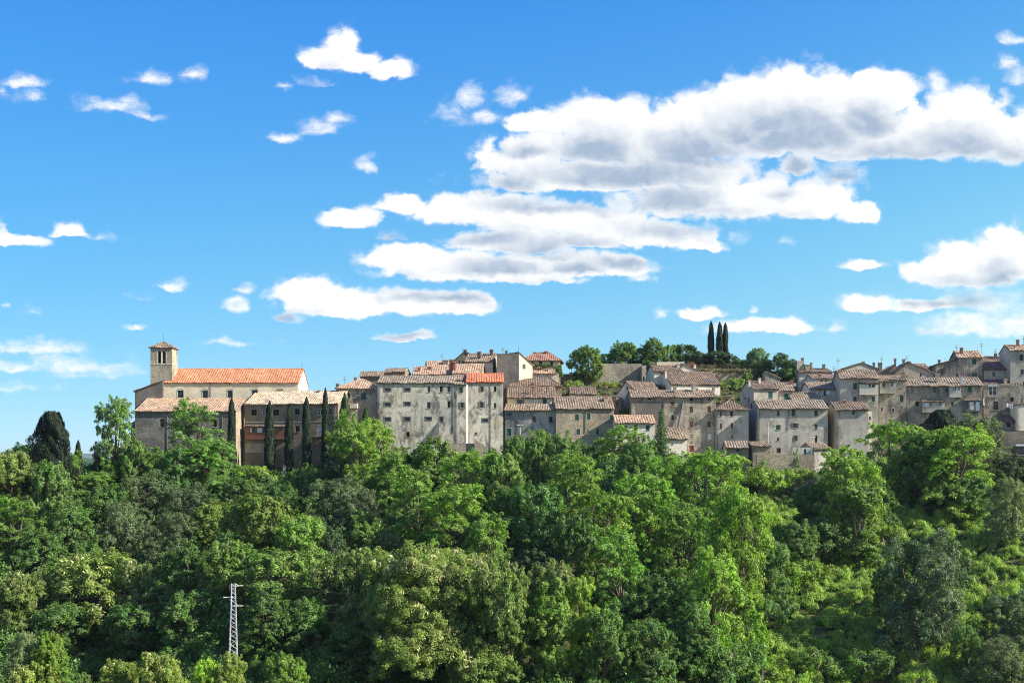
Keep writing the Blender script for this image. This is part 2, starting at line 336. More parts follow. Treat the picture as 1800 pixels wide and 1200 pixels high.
# ------------------------------------------------------------------ terrain
PX = np.array([-400,-60,-6,0,6,20,60,100,130,160,200,230,246,256,268,300,330,420,700,1500,4000,12000,30000.])
PZ = np.array([-30,-12,-2.4,-1.9,-2.6,-12,-38,-50,-45.5,-34,-19.5,-9,-3.0,-1.6,1.5,2.5,2,-12,-60,-95,-110,-112,-112.])
TX = np.array([-400,-75,-42,-22,-4,10,20,39,62,84,126,200,400.])
TZ = np.array([0,0,5,11,13,15,16,16,15,14.5,15,13,0.])
def sst(a, b, t): t = np.clip((t-a)/(b-a), 0, 1); return t*t*(3-2*t)
def ground_z(x, y):
    x = np.asarray(x, float); y = np.asarray(y, float)
    z = np.interp(y, PX, PZ)
    z = z + np.interp(x, TX, TZ)*sst(262, 283, y)*(1-sst(335, 430, y))
    stp = np.where(x < 36.5, 299., 291.5)
    z = z + 6.0*sst(18, 24, x)*(1-sst(66, 74, x))*sst(0, 3.5, y-stp)*(1-sst(325, 360, y))
    near = sst(90, 150, y)*(1-sst(246, 256, y))
    z = z + near*(1.6*np.sin(x*.055+1.0)+1.0*np.sin(x*.13+y*.07)+.5*np.sin(x*.31-y*.22))
    # a gully on the left of the slope and a spur in the middle
    z = z - near*8.0*np.exp(-((x+73)/20)**2)*(1-sst(225, 246, y)) + near*3.5*np.exp(-((x+40)/12)**2)*(1-sst(215, 240, y)) + near*2.0*np.exp(-((x-2)/26)**2)*(1-sst(225, 250, y))
    far = sst(330, 700, y)
    z = z + far*(6*np.sin(x*.004+y*.003)+3*np.sin(x*.011-y*.006))*(1-sst(3000, 9000, y))
    # ground falls away left of the church
    z = z - 17*sst(82, 108, -x)*sst(238, 262, y)*(1-sst(500, 900, y))
    return z
def ground_hit(px, py, y0=110, y1=262):
    u = (px-HX)/F; v = (HY-py)/F
    ys = np.arange(y0, y1, .5); below = v*ys <= ground_z(u*ys, ys)
    i = np.argmax(below) if below.any() else len(ys)-1
    return float(ys[i])
def P3(px, py, y): return Vector(((px-HX)/F*y, y, (HY-py)/F*y))
def grid_axis(lo, hi, step, far):
    a = list(np.arange(lo, hi+.01, step)); s = step
    while a[-1] < far: s *= 1.25; a.append(a[-1]+s)
    s = step
    while a[0] > -far: s *= 1.25; a.insert(0, a[0]-s)
    return np.array(a)
gx = grid_axis(-170, 170, 2.0, 12500); gy = grid_axis(-10, 430, 2.0, 12500)
gy = gy[gy > -900]
GX, GY = np.meshgrid(gx, gy); GZ = ground_z(GX, GY)
nx, ny = len(gx), len(gy)
me = bpy.data.meshes.new('ground')
idx = np.arange(nx*ny).reshape(ny, nx)
fc = np.stack([idx[:-1, :-1], idx[:-1, 1:], idx[1:, 1:], idx[1:, :-1]], -1).reshape(-1, 4)
me.vertices.add(nx*ny); me.vertices.foreach_set('co', np.stack([GX, GY, GZ], -1).astype(np.float32).reshape(-1))
me.loops.add(fc.size); me.loops.foreach_set('vertex_index', fc.reshape(-1).astype(np.int32))
me.polygons.add(len(fc)); me.polygons.foreach_set('loop_start', np.arange(0, fc.size, 4, dtype=np.int32))
me.update(calc_edges=True)
me.polygons.foreach_set('use_smooth', np.ones(len(fc), bool))
m, T, b = mat_base('hill_grass', .95, .1); tc = T.node('ShaderNodeTexCoord').outputs['Object']
col = T.mix(T.ramp(T.noise(tc, .08, 6, .65), .35, .65), (.030, .055, .014), (.065, .095, .022))
col = T.mix(T.math('MULTIPLY', T.ramp(T.noise(tc, .35, 6, .7), .42, .68), .6), col, (.20, .17, .09))
col = T.mix(T.math('MULTIPLY', T.ramp(T.noise(tc, 3.0, 6, .7), .4, .7), .5), col, (.02, .035, .012))
T.l.new(col, b.inputs['Base Color'])
bp = T.node('ShaderNodeBump', {'Height': T.noise(tc, 2.2, 8, .7), 'Strength': .9, 'Distance': .3}); T.l.new(bp.outputs[0], b.inputs['Normal'])
tag(link('ground', me, m), kind='structure')

# far hills
def ridge(name, y, pts, depth, mat):
    mb = MB(); xs = [p[0] for p in pts]; n = 90
    rows = []
    for j in range(9):
        t = j/8; row = []
        for i in range(n+1):
            px = xs[0]+(xs[-1]-xs[0])*i/n; top = np.interp(px, xs, [p[1] for p in pts]); zt = (HY-top)/F*y
            X_ = (px-HX)/F*y; k = math.sin(math.pi*t)**.8
            zz = -114+(zt+114)*k*(1+.05*math.sin(i*1.7+j*2.3)*(0 if j == 4 else 1))
            row.append((X_, y+depth*(t-.5), zz))
        rows.append(row)
    for r_ in rows: mb.v += r_
    for j in range(8):
        for i in range(n):
            a = j*(n+1)+i; mb.f.append((a, a+1, a+n+2, a+n+1))
    o = mb.build(name, mat); tag(o, kind='structure'); return o
hm = flat_mat('wooded_hill', (.045, .085, .035), .95, .1, .5, scale=.004)
ridge('far_hills', 11000, [(-500, 801),(-300,797),(0,799),(40,796),(90,797),(130,798),(160,796),(190,800),(230,804),(400,803),(900,802),(1500,803),(2300,800)], 1500, hm)
ridge('wooded_hills', 2300, [(-400,806),(0,812),(60,806),(110,800),(140,803),(180,808),(230,812),(300,822),(900,826)], 700, hm)
# ------------------------------------------------------------------ houses
class RoofMB:
    P = .56
    def __init__(s, seed=0): s.v = []; s.f = []; s.uv = []; s.rng = random.Random(seed); s.ph = s.rng.random()*9
    def slope(s, O, e, Le, u, Lu, vmax=None, breaks=()):
        """corrugated tile surface. O eave corner, e unit eave dir, u unit up-slope dir, lengths in metres"""
        O = Vector(O); e = Vector(e).normalized(); u = Vector(u).normalized(); n = e.cross(u).normalized()
        if n.z < 0: n = -n
        vm = vmax or (lambda t: Lu)
        ns = max(4, int(round(Le/s.P))*4); prof = (0, .8, 1, .8); nv = max(2, int(Lu/.84))
        u0 = .56*s.rng.randrange(60); rows = []
        jit = [s.rng.uniform(-.03, .04) for _ in range(ns//4+2)]
        for i in range(ns+1):
            t = Le*i/ns; V = max(.02, vm(t)); row = []
            for j in range(nv+1):
                q = V*j/nv - (jit[i//4] if j == 0 else 0)
                sag = .08*math.sin(t*.55+s.ph)*math.sin(q*.7+s.ph*2)+.045*math.sin(t*1.7+q*1.3+s.ph)+.02*math.sin(t*5.3+q*4)+s.rng.uniform(-.012, .012)
                hgt = .105*prof[i % 4]+sag+.07
                p = O+e*t+u*q+n*hgt
                s.v.append(tuple(p)); s.uv.append((u0+t*(ns/4*.56)/Le, q)); row.append(len(s.v)-1)
            rows.append(row)
        for i in range(ns):
            for j in range(nv): s.f.append((rows[i][j], rows[i+1][j], rows[i+1][j+1], rows[i][j+1]))
        ts = sorted(set([0, Le]+[b for b in breaks if 0 < b < Le]))
        poly = [(0, 0), (Le, 0)]+[(t, vm(t)) for t in reversed(ts) if vm(t) > .03]
        b = len(s.v); k = len(poly)
        for off in (.06, -.10):
            for t, q in poly: s.v.append(tuple(O+e*t+u*q+n*off)); s.uv.append((t, q))
        s.f.append(tuple(b+i for i in range(k))); s.f.append(tuple(b+k+i for i in reversed(range(k))))
        for i in range(k): s.f.append((b+i, b+(i+1) % k, b+k+(i+1) % k, b+k+i))
    def cap(s, a, b, r=.13):
        a = Vector(a); b = Vector(b); d = (b-a); L = d.length
        if L < .2: return
        d.normalize(); w_ = d.cross(Vector((0, 0, 1))).normalized(); n = max(2, int(L/.42)); rows = []
        for i in range(n+1):
            c = a+d*(L*i/n); rr = r*s.rng.uniform(.88, 1.15); row = []
            for k in range(5):
                an = math.pi*k/4; p = c+w_*math.cos(an)*rr+Vector((0, 0, 1))*(math.sin(an)*rr+.08)
                s.v.append(tuple(p)); s.uv.append((300+i*.42, k*.1)); row.append(len(s.v)-1)
            rows.append(row)
        for i in range(n):
            for k in range(4): s.f.append((rows[i][k], rows[i+1][k], rows[i+1][k+1], rows[i][k+1]))
    def build(s, name, mat, parent):
        me = bpy.data.meshes.new(name); me.from_pydata(s.v, [], s.f); me.update()
        lay = me.uv_layers.new(name='UVMap'); li = np.empty(len(me.loops), np.int32); me.loops.foreach_get('vertex_index', li)
        lay.data.foreach_set('uv', np.array(s.uv, np.float32)[li].reshape(-1))
        return link(name, me, mat, parent)

HG = 'buildings of the hill town'
class House:
    def __init__(s, name, label, x0, x1, Y, h, ye, yr, yb=805, rz=0, roof='gable', wall='stone', tile='r_brown', D=None, wins=(), chim=(), ant=(), pipes=(),
                 t=.5, k=None, oh=.42, os=.2, cat='house', group=HG, frame=None, trimmed=False, noroof=False, recess=.16):
        s.a = a = R(rz); s.Y = Y; s.seed = int(x0*7+Y*3) % 9999; rng = random.Random(s.seed)
        s.P0 = P3(x0, HY, Y); s.ca, s.sa = math.cos(a), math.sin(a)
        s.L = L = s.sx(x1, 0); s.zb = zB = (HY-yb)/F*Y
        mid = s.depth(L/2, 0)
        E = (HY-ye)/F*mid-zB; s.E = E; s.h = h
        Dr = D if D else (h if roof in ('shed', 'flat') else 2*h)
        s.D = Dr; yr_depth = {'gable': h, 'hip': h, 'shed': h, 'front': .0, 'pyr': Dr/2, 'flat': 0, 'ml': 0, 'mr': 0}[roof]
        Rz = (HY-yr)/F*s.depth(L/2, yr_depth)-zB if yr is not None else E; s.R = Rz
        s.root = root = empty(name, (s.P0.x, s.P0.y, zB), a)
        tag(root, label, cat, group)
        # walls ------------------------------------------------------
        mb = MB(); V = mb.v
        ops = []
        for wn in wins:
            lx0, lx1 = s.sx(wn[1], 0), s.sx(wn[2], 0); m_ = s.depth((lx0+lx1)/2, 0)
            z1, z0 = (HY-wn[3])/F*m_-zB, (HY-wn[4])/F*m_-zB
            lx0, lx1 = max(lx0, .05), min(lx1, L-.05)
            ops.append((lx0, lx1, max(z0, .01), min(z1, E-.08), wn[0]))
        xs = sorted(set([0, L]+[o[0] for o in ops]+[o[1] for o in ops])); zs = sorted(set([0, E]+[o[2] for o in ops]+[o[3] for o in ops]))
        for i in range(len(xs)-1):
            for j in range(len(zs)-1):
                cx, cz = (xs[i]+xs[i+1])/2, (zs[j]+zs[j+1])/2
                if any(o[0] < cx < o[1] and o[2] < cz < o[3] for o in ops): continue
                mb.quad((xs[i], 0, zs[j]), (xs[i+1], 0, zs[j]), (xs[i+1], 0, zs[j+1]), (xs[i], 0, zs[j+1]))
        for x0_, x1_, z0, z1, ty in ops:
            r_ = recess+.12
            mb.quad((x0_,0,z0),(x0_,0,z1),(x0_,r_,z1),(x0_,r_,z0)); mb.quad((x1_,0,z1),(x1_,0,z0),(x1_,r_,z0),(x1_,r_,z1))
            mb.quad((x0_,0,z0),(x0_,r_,z0),(x1_,r_,z0),(x1_,0,z0)); mb.quad((x0_,r_,z1),(x0_,0,z1),(x1_,0,z1),(x1_,r_,z1))
        ap = L*t
        if roof in ('gable', ):
            mb.quad((0,0,0),(0,0,E),(0,h,Rz),(0,Dr,E),(0,Dr,0)); mb.quad((L,0,0),(L,Dr,0),(L,Dr,E),(L,h,Rz),(L,0,E)); mb.quad((L,Dr,0),(0,Dr,0),(0,Dr,E),(L,Dr,E))
        elif roof == 'shed':
            mb.quad((0,0,0),(0,0,E),(0,Dr,Rz),(0,Dr,0)); mb.quad((L,0,0),(L,Dr,0),(L,Dr,Rz),(L,0,E)); mb.quad((L,Dr,0),(0,Dr,0),(0,Dr,Rz),(L,Dr,Rz))
        elif roof == 'front':
            mb.quad((0,0,E),(L,0,E),(ap,0,Rz)); mb.quad((L,Dr,E),(0,Dr,E),(ap,Dr,Rz))
            mb.quad((0,0,0),(0,0,E),(0,Dr,E),(0,Dr,0)); mb.quad((L,0,0),(L,Dr,0),(L,Dr,E),(L,0,E)); mb.quad((L,Dr,0),(0,Dr,0),(0,Dr,E),(L,Dr,E))
        elif roof in ('ml', 'mr'):
            za, zb_ = (E, Rz) if roof == 'ml' else (Rz, E)
            if roof == 'ml': mb.quad((0,0,E),(L,0,E),(L,0,Rz))
            else: mb.quad((0,0,E),(L,0,E),(0,0,Rz))
            mb.quad((0,0,0),(0,0,za),(0,Dr,za),(0,Dr,0)); mb.quad((L,0,0),(L,Dr,0),(L,Dr,zb_),(L,0,zb_)); mb.quad((L,Dr,0),(0,Dr,0),(0,Dr,za),(L,Dr,zb_))
        else:
            mb.quad((0,0,0),(0,0,E),(0,Dr,E),(0,Dr,0)); mb.quad((L,0,0),(L,Dr,0),(L,Dr,E),(L,0,E)); mb.quad((L,Dr,0),(0,Dr,0),(0,Dr,E),(L,Dr,E))
            if roof == 'flat': mb.quad((0,0,E),(L,0,E),(L,Dr,E),(0,Dr,E))
        s.wall = mb.build('wall', M[wall], root)
        # roof -------------------------------------------------------
        s.roof = root
        if roof != 'flat' and not noroof:
            rm = RoofMB(s.seed)
            def sl(O, e, Le, u, Lu, **kw): rm.slope(O, e, Le, u, Lu, **kw)
            if roof in ('gable', 'shed', 'hip'):
                dz = Rz-E; run = h; k_ = k if k is not None else h
                sn = dz/run; Ls = L+2*os; ox = oh
                u = Vector((0, 1, sn)).normalized(); full = math.hypot(run+ox, (run+ox)*sn)
                if roof == 'shed': full += .2
                vm = None; br = ()
                if roof == 'hip':
                    kk = k_+os; vm = lambda t: full*min(1, t/kk, (Ls-t)/kk); br = (kk, Ls-kk)
                sl((-os, -ox, E-ox*sn), (1, 0, 0), Ls, u, full, vmax=vm, breaks=br)
                if roof != 'shed':
                    ub = Vector((0, -1, sn)).normalized()
                    sl((L+os, 2*h+ox, E-ox*sn), (-1, 0, 0), Ls, ub, full, vmax=vm, breaks=br)
                if roof == 'gable': rm.cap((-os, h, Rz), (L+os, h, Rz))
                if roof == 'hip':
                    sk = dz/k_; fs = math.hypot(k_+os, (k_+os)*sk); W2 = 2*h+2*ox; hw = W2/2
                    vs = lambda t: fs*min(1, t/hw, (W2-t)/hw)
                    sl((-os, 2*h+ox, E-os*sk), (0, -1, 0), W2, (1, 0, sk), fs, vmax=vs, breaks=(hw,))
                    sl((L+os, -ox, E-os*sk), (0, 1, 0), W2, (-1, 0, sk), fs, vmax=vs, breaks=(hw,))
                    rm.cap((k_, h, Rz), (L-k_, h, Rz))
                    for cx_, sx_ in ((0, 1), (L, -1)):
                        for cy_ in (-ox, 2*h+ox): rm.cap((cx_-sx_*os, cy_, E-ox*sn), (cx_+sx_*k_, h, Rz))
            elif roof == 'front':
                for (xa, sg, run) in ((0, 1, ap), (L, -1, L-ap)):
                    if run < .3: continue
                    sn = (Rz-E)/run; full = math.hypot(run+oh, (run+oh)*sn); Le = Dr+2*os
                    O = (xa-sg*oh, (Dr+os if sg > 0 else -os), E-oh*sn)
                    sl(O, (0, -sg, 0), Le, (sg, 0, sn), full)
                rm.cap((ap, -os, Rz), (ap, Dr+os, Rz))
            elif roof in ('ml', 'mr'):
                sn = (Rz-E)/L; sg = 1 if roof == 'ml' else -1; full = math.hypot(L+oh, (L+oh)*sn)
                sl(((-oh if sg > 0 else L+oh), (Dr+os if sg > 0 else -os), E-oh*sn), (0, -sg, 0), Dr+2*os, (sg, 0, sn), full+.1)
            elif roof == 'pyr':
                sn = (Rz-E)/(L/2)
                for (O, e, u, Le) in (((-os,-os,E-os*sn),(1,0,0),(0,1,sn*L/Dr),L+2*os),((L+os,-os,E-os*sn),(0,1,0),(-1,0,sn),Dr+2*os),((L+os,Dr+os,E-os*sn),(-1,0,0),(0,-1,sn*L/Dr),L+2*os),((-os,Dr+os,E-os*sn),(0,-1,0),(1,0,sn),Dr+2*os)):
                    hr = (Dr/2+os) if abs(u[1]) > 0 else (L/2+os); fu = math.hypot(hr, Rz-E+os*sn)
                    sl(O, e, Le, u, fu, vmax=(lambda q, Le=Le, fu=fu: fu*min(1, q/(Le/2), (Le-q)/(Le/2))), breaks=(Le/2,))
                for cx_, cy_ in ((-os,-os),(L+os,-os),(L+os,Dr+os),(-os,Dr+os)): rm.cap((cx_, cy_, E-os*sn), (L/2, Dr/2, Rz), .1)
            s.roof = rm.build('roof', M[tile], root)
        # windows ----------------------------------------------------
        for x0_, x1_, z0, z1, ty in ops: s.window(x0_, x1_, z0, z1, ty, frame, trimmed, rng, recess)
        for c in chim: s.chimney(*c)
        for c in ant: s.antenna(*c)
        for c in pipes: s.pipe(*c)
    def sx(s, px, dy):
        u = (px-HX)/F
        return (u*(s.P0.y+dy*s.ca)-s.P0.x+dy*s.sa)/(s.ca-u*s.sa)
    def depth(s, lx, dy): return s.P0.y+lx*s.sa+dy*s.ca
    def lz(s, py, lx, dy=0): return (HY-py)/F*s.depth(lx, dy)-s.zb
    def window(s, x0, x1, z0, z1, ty, frame, trimmed, rng, rc):
        isdoor = ty in 'rGqW'
        nm = 'door' if isdoor else 'window'
        w_, h_ = x1-x0, z1-z0
        base = {'g': 'dark', 'b': 'dark', 'r': 'red', 'G': 'greenb', 'q': 'brown', 'W': 'whitep', 'k': 'greytrim', 'o': 'glass', 'p': 'cloth'}.get(ty, 'glass')
        if ty == 'd' and rng.random() < .4: base = 'dark'
        if isdoor:
            mb = MB(); mb.box(x0, x1, rc-.04, rc+.04, z0, z1)
            for i in range(2):
                for j in range(2): mb.box(x0+w_*(.1+.45*i), x0+w_*(.45+.45*i), rc-.07, rc-.041, z0+h_*(.06+.5*j), z0+h_*(.44+.5*j))
            d = mb.build('door', M[base], s.root)
            MB().box(x0+w_*.85, x0+w_*.92, rc-.13, rc-.071, z0+h_*.45, z0+h_*.5).build('handle', M['dmetal'], d)
            MB().box(x0-.05, x1+.05, -.03, .02, z1+.002, z1+.12).build('lintel', M['trim'], d)
            return
        pane = MB().box(x0, x1, rc+.03, rc+.05, z0, z1).build('window', M[base], s.root)
        if ty in 'dwfaxok':
            # casement frame with glazing bars
            m_ = 'whitep' if ty in 'w' else ('olive' if ty == 'o' else 'wood')
            mb = MB(); t_ = .06 if ty != 'w' else .1
            mb.box(x0, x0+t_, rc-.02, rc+.029, z0, z1); mb.box(x1-t_, x1, rc-.02, rc+.029, z0, z1)
            mb.box(x0+t_, x1-t_, rc-.018, rc+.029, z0, z0+t_); mb.box(x0+t_, x1-t_, rc-.018, rc+.029, z1-t_, z1)
            mb.box(x0+w_/2-t_*.5, x0+w_/2+t_*.5, rc-.016, rc+.029, z0+t_, z1-t_)
            if h_ > .9: mb.box(x0+t_, x1-t_, rc-.014, rc+.028, z0+h_*.55, z0+h_*.55+t_*.7)
            if ty != 'x': mb.build('frame', M[m_], pane)
        if ty in 'gb' or (ty == 'l'):
            mt = M['green' if ty == 'g' else 'brown']
            for k in (0, 1):
                a0, a1 = (x0+.01, x0+w_/2-.012) if k == 0 else (x0+w_/2+.012, x1-.01)
                mb = MB(); mb.box(a0, a0+.07, .02, .07, z0+.01, z1-.01); mb.box(a1-.07, a1, .02, .07, z0+.01, z1-.01)
                n = max(4, int(h_/.16))
                for i in range(n):
                    zz = z0+.02+(h_-.04)*i/n; mb.quad((a0+.071, .03, zz), (a1-.071, .03, zz), (a1-.071, .065, zz+(h_-.04)/n*1.05), (a0+.071, .065, zz+(h_-.04)/n*1.05))
                mb.build('shutter', mt, pane)
        if ty == 'o':   # shutters folded open on the wall
            for k in (0, 1):
                ww = w_*.42; a0 = x0-ww-.03 if k == 0 else x1+.03
                MB().box(a0, a0+ww, -.06, -.015, z0, z1).build('shutter', M['olive'], pane)
        fr = {'f': 'greytrim', 'a': 'trim', 'w': None, 'k': 'greytrim'}.get(ty, 'trim' if trimmed else frame)
        if fr:
            t_ = .22 if ty == 'f' else .13; p = -.035; mb = MB()
            mb.box(x0-t_, x0, p, .03, z0-t_, z1+t_); mb.box(x1, x1+t_, p, .03, z0-t_, z1+t_)
            mb.box(x0, x1, p, .03, z0-t_, z0); mb.box(x0, x1, p, .03, z1, z1+t_)
            mb.build('surround', M[fr], pane)
        else:
            MB().box(x0-.08, x1+.08, -.08, .04, z0-.09, z0-.002).build('sill', M['trim'], pane)
        if ty == 'f':   # iron grille
            mb = MB(); n = max(3, int(w_/.22))
            for i in range(1, n): mb.box(x0+w_*i/n-.012, x0+w_*i/n+.012, .03, .054, z0, z1)
            for i in (1, 2): mb.box(x0, x1, .056, .07, z0+h_*i/3-.012, z0+h_*i/3+.012)
            mb.build('grille', M['dmetal'], pane)
        if ty == 'a':   # arched hood over the opening
            mb = MB(); n = 10; r0 = w_/2
            for i in range(n):
                a0, a1 = math.pi*i/n, math.pi*(i+1)/n; cx = x0+w_/2
                p = lambda an, rr: (cx+math.cos(an)*rr, z1+math.sin(an)*rr*.55)
                q = [p(a0, r0+.02), p(a0, r0+.2), p(a1, r0+.2), p(a1, r0+.02)]
                mb.quad(*[(x_, -.06, z_) for x_, z_ in q]); mb.quad(*[(x_, .0, z_) for x_, z_ in reversed(q)])
                mb.quad((q[1][0], -.06, q[1][1]), (q[1][0], 0, q[1][1]), (q[2][0], 0, q[2][1]), (q[2][0], -.06, q[2][1]))
            mb.build('hood', M['trim'], pane)
    def chimney(s, px, yt, wpx, dy, hm=1.5, mat='stone', pot=False):
        x = s.sx(px, dy); zt = s.lz(yt, x, dy); w_ = wpx/F*s.depth(x, dy)/2; mb = MB()
        mb.box(x-w_, x+w_, dy-w_, dy+w_, zt-hm, zt-.32)
        mb.box(x-w_-.07, x+w_+.07, dy-w_-.07, dy+w_+.07, zt-.318, zt-.22)
        for sx_ in (-1, 1):
            for sy_ in (-1, 1): mb.box(x+sx_*w_*.8-.05, x+sx_*w_*.8+.05, dy+sy_*w_*.8-.05, dy+sy_*w_*.8+.05, zt-.219, zt-.1)
        ch = mb.build('chimney', M[mat], s.roof)
        cp = MB(); cp.quad((x-w_-.1,dy-w_-.1,zt-.098),(x+w_+.1,dy-w_-.1,zt-.098),(x+w_+.05,dy,zt+.08),(x-w_-.05,dy,zt+.08)); cp.quad((x-w_-.05,dy,zt+.08),(x+w_+.05,dy,zt+.08),(x+w_+.1,dy+w_+.1,zt-.098),(x-w_-.1,dy+w_+.1,zt-.098))
        cp.quad((x-w_-.1,dy-w_-.1,zt-.098),(x-w_-.05,dy,zt+.08),(x-w_-.1,dy+w_+.1,zt-.098)); cp.quad((x+w_+.1,dy-w_-.1,zt-.098),(x+w_+.1,dy+w_+.1,zt-.098),(x+w_+.05,dy,zt+.08))
        if s.roof is s.root: cp.build('chimney_cap', M['r_brown'], s.root)
        else: me = cp.mesh('chimney'); o = link('chimney_cap', me, M['brick'], s.roof)
    def antenna(s, px, yt, hm, dy, kind='yagi'):
        x = s.sx(px, dy); zt = s.lz(yt, x, dy); mb = MB()
        mb.tube([(x, dy, zt-hm), (x, dy, zt)], .04, 5)
        if kind == 'yagi':
            mb.tube([(x-.5, dy, zt-.15), (x+.6, dy, zt-.15)], .026, 4)
            for i in range(6): mb.tube([(x-.45+i*.19, dy-.25, zt-.15), (x-.45+i*.19, dy+.25, zt-.15)], .018, 4)
            mb.tube([(x-.35, dy, zt-.7), (x+.35, dy, zt-.7)], .026, 4)
            for i in range(4): mb.tube([(x-.3+i*.2, dy, zt-.9), (x-.3+i*.2, dy, zt-.5)], .018, 4)
        mb.build('antenna', M['pipe' if kind == 'yagi' else 'dmetal'], s.roof)
    def pipe(s, px, y0, y1, mat='pipe', r=.06):
        x = s.sx(px, 0); z1 = s.lz(y0, x); z0 = s.lz(y1, x); mb = MB()
        mb.tube([(x, -.1, z0), (x, -.1, z1-.15), (x, -.3, z1)], r, 6)
        for i in range(int((z1-z0)/2.5)): mb.box(x-r*1.5, x+r*1.5, -.1-r, -.002, z0+1+i*2.5, z0+1.06+i*2.5)
        mb.build('drainpipe', M[mat], s.root)
    def box(s, name, x0, x1, y0, y1, out, dep, mat, parent=None):
        a, b = s.sx(x0, -out), s.sx(x1, -out); z1, z0 = s.lz(y0, (a+b)/2, -out), s.lz(y1, (a+b)/2, -out)
        return MB().box(min(a, b), max(a, b), -out, -out+dep, z0, z1).build(name, M[mat], parent or s.root)
    def veranda(s, x0, x1, y0, y1, out=1.1, mat='greyplaster', wins=(), roofmat='r_brown', railing=False, roof=True):
        """closed-in balcony on brackets with its own little roof"""
        a, b = s.sx(x0, -out), s.sx(x1, -out); z1, z0 = s.lz(y0, (a+b)/2, -out), s.lz(y1, (a+b)/2, -out); mb = MB()
        mb.box(a-.05, b+.05, -out-.05, -.005, z0-.14, z0)
        hh = z1-z0
        v = mb.build('balcony', M['trim' if railing else mat], s.root)
        wm = MB(); par = z0+hh*.45
        ops = [(s.sx(q[1], -out), s.sx(q[2], -out), s.lz(q[4], a, -out), s.lz(q[3], a, -out), q[0]) for q in wins]
        xs = sorted(set([a, b]+[min(max(o[i], a+.02), b-.02) for o in ops for i in (0, 1)])); zs = sorted(set([z0+.002, z1]+[min(max(o[i], z0+.05), z1-.03) for o in ops for i in (2, 3)]))
        if not railing:
            for i in range(len(xs)-1):
                for j in range(len(zs)-1):
                    cx, cz = (xs[i]+xs[i+1])/2, (zs[j]+zs[j+1])/2
                    if any(o[0] < cx < o[1] and o[2] < cz < o[3] for o in ops): continue
                    wm.quad((xs[i], -out, zs[j]), (xs[i+1], -out, zs[j]), (xs[i+1], -out, zs[j+1]), (xs[i], -out, zs[j+1]))
            wm.quad((a, -out, z0+.002), (a, -out, z1), (a, -.01, z1), (a, -.01, z0+.002)); wm.quad((b, -out, z0+.002), (b, -.01, z0+.002), (b, -.01, z1), (b, -out, z1))
            wm.build('parapet', M[mat], v)
            for o in ops:
                MB().box(o[0], o[1], -out+.1, -out+.12, o[2], o[3]).build('pane', M['whitep' if o[4] == 'W' else 'glass'], v)
                if o[4] == 'w':
                    f_ = MB(); x_0, x_1, q0, q1 = o[:4]; t_ = .07
                    f_.box(x_0, x_0+t_, -out-.01, -out+.09, q0, q1); f_.box(x_1-t_, x_1, -out-.01, -out+.09, q0, q1); f_.box(x_0+t_, x_1-t_, -out-.008, -out+.09, q0, q0+t_); f_.box(x_0+t_, x_1-t_, -out-.008, -out+.09, q1-t_, q1)
                    f_.box((x_0+x_1)/2-.03, (x_0+x_1)/2+.03, -out-.006, -out+.09, q0+t_, q1-t_); f_.build('frame', M['whitep'], v)
        else:
            n = int((b-a)/.16)
            for i in range(n+1): wm.box(a+(b-a)*i/n-.012, a+(b-a)*i/n+.012, -out, -out+.024, z0, z0+.95)
            wm.box(a, b, -out-.01, -out+.034, z0+.951, z0+1.0); wm.build('railing', M['dmetal'], v)
        if roof:
            rm = RoofMB(s.seed+5); run = out+.25; sn = .28
            rm.slope((a-.15, -out-.2, z1+.02), (1, 0, 0), b-a+.3, Vector((0, 1, sn)).normalized(), math.hypot(run-.06, run*sn)); rm.build('balcony_roof', M[roofmat], v)
        return v
